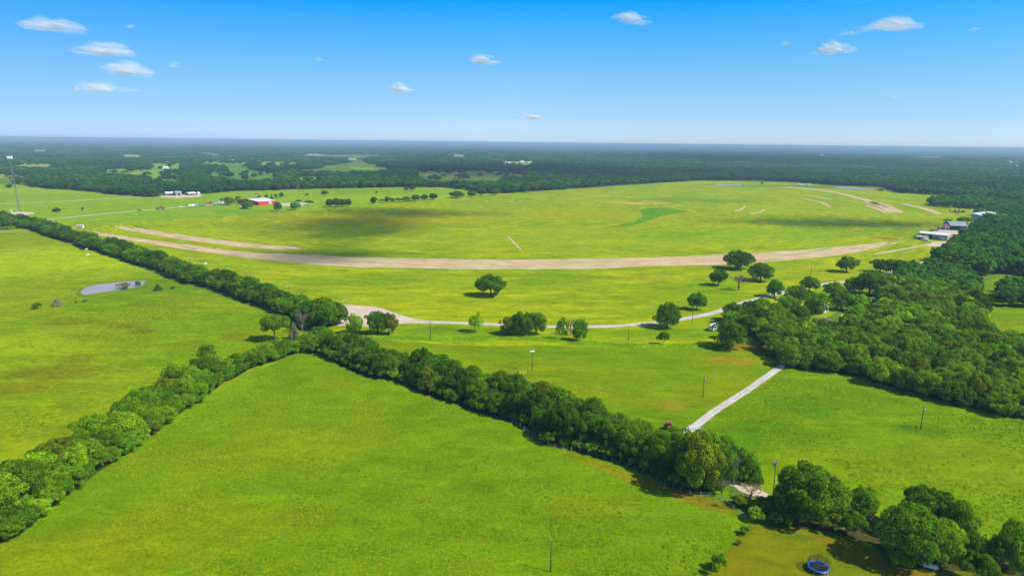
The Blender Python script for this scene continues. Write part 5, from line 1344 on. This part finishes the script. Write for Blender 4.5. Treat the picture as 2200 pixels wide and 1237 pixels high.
# tractor behind the hedgerow
b = at(1437, 923)
t = thing('tractor', 'red tractor parked on the grass right behind the long hedgerow', 'tractor', tuple(b), R(-75))
t.scale = (0.88, 0.88, 0.88)
m = MB(); m.hexa([(.2, -.42, .75), (2.0, -.36, .75), (2.0, .36, .75), (.2, .42, .75)], [(.2, -.42, 1.62), (1.95, -.32, 1.42), (1.95, .32, 1.42), (.2, .42, 1.62)]); m.build('hood', M['redpaint'], t)
MB().box(-1.1, 1.9, -.26, .26, .45, .745).build('chassis', M['darksteel'], t)
MB().hexa([(-1.0, -.75, 1.0), (.19, -.75, 1.0), (.19, .75, 1.0), (-1.0, .75, 1.0)], [(-.9, -.68, 2.35), (.02, -.68, 2.35), (.02, .68, 2.35), (-.9, .68, 2.35)]).build('cab', M['glass'], t)
MB().box(-1.1, .2, -.82, .82, 2.353, 2.5).build('roof', M['redpaint'], t)
MB().tube([(1.3, .2, 1.4), (1.3, .2, 2.2)], .05, 6).build('exhaust', M['darksteel'], t)
for sy in (-1, 1):
    w = MB(); w.wheel(0, 0, 0, .82, .45, 20); o = w.build('wheel', M['black'], t); o.location = (-.75, sy * .98, .82); o.rotation_euler = (0, 0, math.pi / 2)
    r_ = MB().wheel(0, 0, 0, .42, .47, 14).build('rim', M['greywall'], o)
    w = MB(); w.wheel(0, 0, 0, .5, .3, 16); o = w.build('wheel', M['black'], t); o.location = (1.55, sy * .78, .5); o.rotation_euler = (0, 0, math.pi / 2)
    r_ = MB().wheel(0, 0, 0, .26, .32, 12).build('rim', M['greywall'], o)
    MB().hexa([(-1.45, sy * .98 - .25, 1.66), (-.05, sy * .98 - .25, 1.66), (-.05, sy * .98 + .25, 1.66), (-1.45, sy * .98 + .25, 1.66)], [(-1.3, sy * .98 - .25, 1.74), (-.2, sy * .98 - .25, 1.74), (-.2, sy * .98 + .25, 1.74), (-1.3, sy * .98 + .25, 1.74)]).build('fender', M['redpaint'], t)

# trampoline on the lawn
b = at(1757, 1224)
t = thing('trampoline', 'round blue trampoline with black mat and dark safety net on the lawn', 'trampoline', tuple(b), 0.3)
rt_ = 1.95
MB().lathe([(0, .86), (rt_ - .33, .86), (rt_ - .33, .84), (0, .84)], 40).build('mat', M['black'], t)
MB().lathe([(rt_ - .34, .88), (rt_ - .30, .93), (rt_, .93), (rt_ + .06, .86), (rt_, .80), (rt_ - .33, .83), (rt_ - .34, .88)], 40).build('padding', M['blue'], t)
m = MB(); m.lathe([(rt_ + .02, .72), (rt_ + .05, .74), (rt_ + .02, .78), (rt_ - .02, .75), (rt_ + .02, .72)], 40); m.build('frame', M['steel'], t)
for k in range(4):
    a = 6.283 * k / 4 + .3
    MB().tube([((rt_ * math.cos(a - .25)), rt_ * math.sin(a - .25), .75), ((rt_ + .05) * math.cos(a - .2), (rt_ + .05) * math.sin(a - .2), .04), ((rt_ + .05) * math.cos(a + .2), (rt_ + .05) * math.sin(a + .2), .04), (rt_ * math.cos(a + .25), rt_ * math.sin(a + .25), .75)], .045, 6).build('leg', M['steel'], t)
for k in range(8):
    a = 6.283 * k / 8 + .15
    MB().tube([((rt_ + .1) * math.cos(a), (rt_ + .1) * math.sin(a), .1), ((rt_ + .1) * math.cos(a), (rt_ + .1) * math.sin(a), 1.6), ((rt_ - .05) * math.cos(a), (rt_ - .05) * math.sin(a), 2.25)], .04, 6).build('net_pole', M['darksteel'], t)
MB().lathe([(rt_ - .1, .94), (rt_ - .08, 1.6), (rt_ - .1, 2.18)], 40).build('safety_net', M['net'], t)
MB().lathe([(rt_ - .1, 2.18), (rt_ - .07, 2.2), (rt_ - .1, 2.23), (rt_ - .13, 2.2), (rt_ - .1, 2.18)], 40).build('top_ring', M['darksteel'], t)

# white tank under the trees, yellow frame, slab, gate, fence posts, far white pieces
b = at(1996, 1222)
t = thing('propane_tank', 'white propane tank lying on legs beside the dark thicket', 'tank', tuple(b), R(-32))
o = MB().lathe([(0, -1.5), (.3, -1.42), (.45, -1.2), (.48, 0), (.45, 1.2), (.3, 1.42), (0, 1.5)], 18).build('body', M['carwhite'], t, True); o.rotation_euler = (0, math.pi / 2, 0); o.location = (0, 0, .75)
MB().lathe([(.2, 0), (.2, .16), (.12, .24), (0, .26)], 12, (0, 0, 1.2)).build('valve_cover', M['white'], t)
for sx_ in (-.9, .9): MB().box(sx_ - .08, sx_ + .08, -.32, .32, .02, .42).build('leg', M['steel'], t)
b = at(1123, 801)
t = thing('hay_feeder', 'yellow metal hay feeder frame lying near the platform pole', 'feeder', tuple(b), 0.2)
m = MB()
for k in range(3):
    m2 = MB(); x0 = -1.1 + k * .9
    m2.tube([(x0, -.6, 0.05), (x0 + .35, -.2, .9), (x0 + .55, .1, 1.0), (x0 + .6, .5, .05)], .07, 6); m2.build('hoop', M['yellow'], t)
m.tube([(-1.5, -.55, .12), (1.4, -.55, .12)], .06, 6); m.tube([(-1.2, .5, .12), (1.6, .5, .12)], .06, 6); m.build('rail', M['yellow'], t)
b = at(1103, 792)
t = thing('harrow', 'flat dark harrow left in the grass beyond the hay feeder', 'harrow', tuple(b), 0.1)
m = MB()
for k in range(5): m.tube([(-1.2, -.4 + k * .2, .12), (1.2, -.4 + k * .2, .12)], .05, 5)
for k in range(7): m.tube([(-1.2 + k * .4, -.4, .12), (-1.2 + k * .4, .4, .12)], .04, 5)
m.build('grid', M['brown'], t); MB().tube([(1.2, 0, .15), (2.0, 0, .2)], .06, 5).build('hitch', M['darksteel'], t)
b = at(632, 636)
t = thing('slab', 'pale concrete trough slab beside a crossarm pole behind the hedgerow', 'trough', tuple(b), 0.1)
MB().box(-2.2, 2.2, -1.2, 1.2, 0, .5).build('basin', M['concrete'], t); MB().box(-2.0, 2.0, -1.0, 1.0, .503, .52).build('water_surface', M['water'], t)
def gate(x, y, rz, label, ln=3.6):
    t = thing('gate', label, 'gate', tuple(at(x, y)), rz, 'farm gates')
    m = MB()
    for z in (.25, .5, .78, 1.1, 1.4): m.tube([(0, 0, z), (ln, 0, z)], .035, 5)
    for u in (0, .5, 1): m.tube([(ln * u, 0, .25), (ln * u, 0, 1.4)], .035, 5)
    m.build('gate_leaf', M['white'], t)
    for u in (-.15, ln + .15): MB().tube([(u, 0, -.2), (u, 0, 1.7)], .1, 7).build('post', M['greypole'], t)
gate(1480, 922, R(-8), 'pale metal gate across the lower end of the white driveway')
t = thing('fence_post', 'weathered post standing by the lane where brown bushes hang over', 'post', tuple(at(1633, 1060)))
MB().tube([(0, 0, -.3), (0, 0, 2.0)], [.13, .11], 8).build('post', M['greypole'], t)
MB().tube([(0, 0, 2.0), (0, 0, 2.06)], [.13, .05], 8).build('cap', M['steel'], t)
fg = random.Random(3)
fence_px = [(1100, 906), (1180, 958), (1260, 974), (1330, 996), (1400, 1026), (1480, 1062), (1545, 1072), (1600, 1118)]
fc = smooth(P2(fence_px), 34)
t = thing('wire_fence', 'weathered post and wire fence along the foot of the long hedgerow', 'fence', (float(fc[0][0]), float(fc[0][1]), 0))
for q in fc: MB().tube([(q[0] - fc[0][0], q[1] - fc[0][1], -.2), (q[0] - fc[0][0] + fg.uniform(-.06, .06), q[1] - fc[0][1], 1.25)], .06, 5).build('post', M['greypole'], t)
m = MB()
for z in (.4, .75, 1.1): m.tube([(q[0] - fc[0][0], q[1] - fc[0][1], z) for q in fc], .012, 3, False)
m.build('wire', M['steel'], t)
for x_, y_, lb in ((440, 567, 'pale stone block at the hedgerow below the third pole'), (478, 592, 'white block on top of the pond pasture hedgerow'), (375, 562, 'pale low slab in the grass behind the hedgerow'), (304, 545, 'white block beside the lone hedgerow tree'), (713, 649, 'pale stone near the gravel pad edge')):
    t = thing('stone_block', lb, 'stone', tuple(at(x_, y_)), fg.uniform(0, 3), 'pale blocks along the hedgerow')
    MB().hexa([(-1.3, -.8, 0), (1.3, -.7, 0), (1.2, .8, 0), (-1.2, .7, 0)], [(-1.0, -.6, .9), (1.1, -.5, .8), (.9, .6, 1.0), (-1.0, .5, .85)]).build('block', M['concrete'], t)
for x_, y_, lb in ((185, 538, 'white calf lying at the hedgerow edge of the pasture'), (188, 550, 'cream calf standing alone in the lime pasture')):
    t = thing('calf', lb, 'calf', tuple(at(x_, y_)), 0.6, 'pale calves')
    me = bpy.data.meshes.new('body'); bmc = bmesh.new()
    ch = [(-.75, 0, .95), (-.3, 0, .98), (.3, 0, .98), (.7, 0, 1.05), (.98, 0, 1.28), (1.28, 0, 1.15)]
    vv = [bmc.verts.new(c_) for c_ in ch]
    for q in range(5): bmc.edges.new((vv[q], vv[q + 1]))
    for i_, lx in ((0, -.72), (3, .62)):
        for sy in (-.2, .2):
            k1 = bmc.verts.new((lx, sy, .5)); k2 = bmc.verts.new((lx + (.05 if i_ == 0 else 0), sy, .04)); bmc.edges.new((vv[i_], k1)); bmc.edges.new((k1, k2))
    tl = bmc.verts.new((-.9, 0, .55)); bmc.edges.new((vv[0], tl))
    bmc.to_mesh(me); bmc.free(); me.materials.append(M['white'])
    o = link('body', me, t); o.modifiers.new('skin', 'SKIN')
    rad = [.27, .3, .3, .28, .17, .12]
    for q, sv in enumerate(me.skin_vertices[0].data):
        r_ = rad[q] if q < 6 else (.03 if q == len(me.vertices) - 1 else (.09 if (q - 6) % 2 == 0 else .06)); sv.radius = (r_, r_)
    me.skin_vertices[0].data[0].use_root = True
    o.modifiers.new('sub', 'SUBSURF').levels = 1

# ---------------------------------------------------------------- clouds
def cloud_mat(name, dens):
    """white vapour, thinning towards the rim of each puff"""
    t = NT(name); tcn = t.new('TexCoord'); p = tcn.outputs['Object']
    d = t.new('BsdfDiffuse'); d.inputs[0].default_value = (0.98, 0.98, 0.98, 1)
    tr = t.new('BsdfTranslucent'); tr.inputs[0].default_value = (0.98, 0.98, 0.98, 1)
    m = t.new('MixShader'); m.inputs[0].default_value = 0.5; t.l.new(d.outputs[0], m.inputs[1]); t.l.new(tr.outputs[0], m.inputs[2])
    lw = t.new('LayerWeight'); lw.inputs['Blend'].default_value = 0.5
    f = t.math('POWER', t.math('SUBTRACT', 1.0, lw.outputs['Facing'], True), 1.9)
    n = t.rng(t.noise(p, 5.0, 3, 0.5, 0.8), 0.05, 0.6)
    return t.end(t.soft(m.outputs[0], t.math('MULTIPLY', t.math('MULTIPLY', f, n), dens, True)))
CM, CMT, CMS = cloud_mat('cloud_vapour', 0.17), cloud_mat('thin_cloud_vapour', 0.10), cloud_mat('cloud_bank_vapour', 0.15)
def puff_mesh(name, seed, n, mat, flat=0.33, tilt=0.0):
    """cluster of soft puffs, unit length along x"""
    g = random.Random(seed); bm = bmesh.new()
    for i in range(n):
        u = g.gauss(0, 0.2); u = max(-.5, min(.5, u)); e = 1 - abs(u) * 1.5
        r = g.uniform(0.11, 0.22) * (0.5 + 0.6 * max(.2, e))
        c = Vector((u, g.uniform(-.2, .2) * e, (g.random() ** 1.3) * flat * 0.5 * max(.2, e) + u * tilt + r * 0.25))
        q = bmesh.ops.create_icosphere(bm, subdivisions=3, radius=1.0)
        sx_, sy_, sz_ = r * g.uniform(1.0, 1.9), r * g.uniform(1.0, 1.6), r * g.uniform(0.45, 0.75)
        for v in q['verts']:
            k = 1 + 0.26 * mnoise.noise(v.co * 1.4 + Vector((i * 3.1, seed, 0))) + 0.05 * mnoise.noise(v.co * 3 + Vector((i, 0, seed)))
            v.co = Vector((v.co.x * sx_ * k, v.co.y * sy_ * k, v.co.z * sz_ * k * (0.6 if v.co.z < 0 else 1))) + c
    me = bpy.data.meshes.new(name); bm.to_mesh(me); bm.free(); me.materials.append(mat)
    me.polygons.foreach_set('use_smooth', np.ones(len(me.polygons), bool))
    return me
CLOUDS = [(113, 68, 128, 26, 0, 'flat white cloud highest of the four beside one another'), (227, 121, 128, 24, 0, 'white cloud second from the top in the stacked four'), (268, 164, 112, 26, 0, 'puffy white cloud third down in the stacked four'), (205, 199, 84, 20, 0, 'lowest white cloud of the stacked four'),
          (280, 203, 52, 13, 1, 'thin wisp trailing beside the lowest stacked cloud'), (1357, 50, 92, 20, 0, 'slanting white cloud high over the sod field'), (1910, 68, 118, 26, 0, 'broad bright cloud at the top with a ragged tail'), (1822, 77, 40, 9, 1, 'small ragged wisp beside the broad bright cloud'),
          (1790, 117, 78, 25, 0, 'rounded white cloud below the broad bright cloud'), (1034, 140, 84, 18, 0, 'small white cloud in the middle of the sky'), (856, 200, 64, 18, 0, 'small round cloud lower in the middle sky'), (1136, 258, 70, 12, 0, 'faint low cloud closest to the horizon'),
          (372, 147, 30, 10, 1, 'faint wisp beside the stacked four clouds'), (286, 62, 24, 8, 1, 'faint speck of cloud near the highest flat cloud'), (1686, 99, 30, 8, 1, 'faint wisp before the rounded white cloud'), (2092, 66, 22, 6, 1, 'faint wisp past the broad bright cloud'), (685, 132, 26, 7, 1, 'very faint wisp between middle clouds and stacked clouds'), (1915, 215, 40, 8, 1, 'very faint low wisp under the rounded white cloud')]
for i, (x_, y_, w_, h_, thin, lb) in enumerate(CLOUDS):
    d = FPX * FW + (x_ - W0 / 2) * RT + (H0 / 2 - y_) * UP; d /= np.linalg.norm(d)
    dist = 900 / d[2]; p = EYE + d * dist; wm = w_ * dist / FPX
    me = puff_mesh('cloud', 40 + i, 20 if not thin else 9, CMT if thin else CM, tilt=(-0.16 if i == 5 else 0.0))
    o = link('cloud', me); o.location = tuple(p); o.rotation_euler = (0, 0, math.atan2(-p[0], p[1]))
    o.scale = (wm * 0.78, wm * 0.6, wm * 0.78 * (h_ / w_) / 0.20)
    tag(o, lb, 'cloud', 'fair weather clouds')
# broken cloud above and behind the view that shades parts of the land
SHADE = [(770, 490, 90, 90), (690, 548, 60, 34), (880, 458, 110, 50), (1800, 478, 130, 55), (1150, 372, 800, 420), (1750, 350, 900, 620), (1500, 340, 900, 700)]
for i, (x_, y_, rx, ry) in enumerate(SHADE):
    g_ = at(x_, y_); al = 1000.0
    p = g_ + SUN * (al / SUN[2])
    o = link('cloud_bank', puff_mesh('cloud_bank', 90 + i, 14, CMS, 0.2)); o.location = tuple(p); o.scale = (rx * 1.8, ry * 3.6, 100)
    tag(o, 'high cloud bank beyond the view whose shadow darkens the land, patch %s' % OR1[i], 'cloud bank', 'cloud banks overhead', 'stuff')

# ---------------------------------------------------------------- haze
hz = MB(); hz.box(-43000, 43000, -3200, 43000, -3, CAMH + 4)
t = NT('haze'); pv = t.new('VolumePrincipled')
pv.inputs['Color'].default_value = (0.43, 0.63, 0.79, 1); pv.inputs['Density'].default_value = 1.25e-4; pv.inputs['Anisotropy'].default_value = 0.0
t.l.new(pv.outputs[0], t.out.inputs['Volume'])
ho = hz.build('haze', t.mat); tag(ho, 'thin blue summer haze over the whole land', 'haze', None, 'stuff')
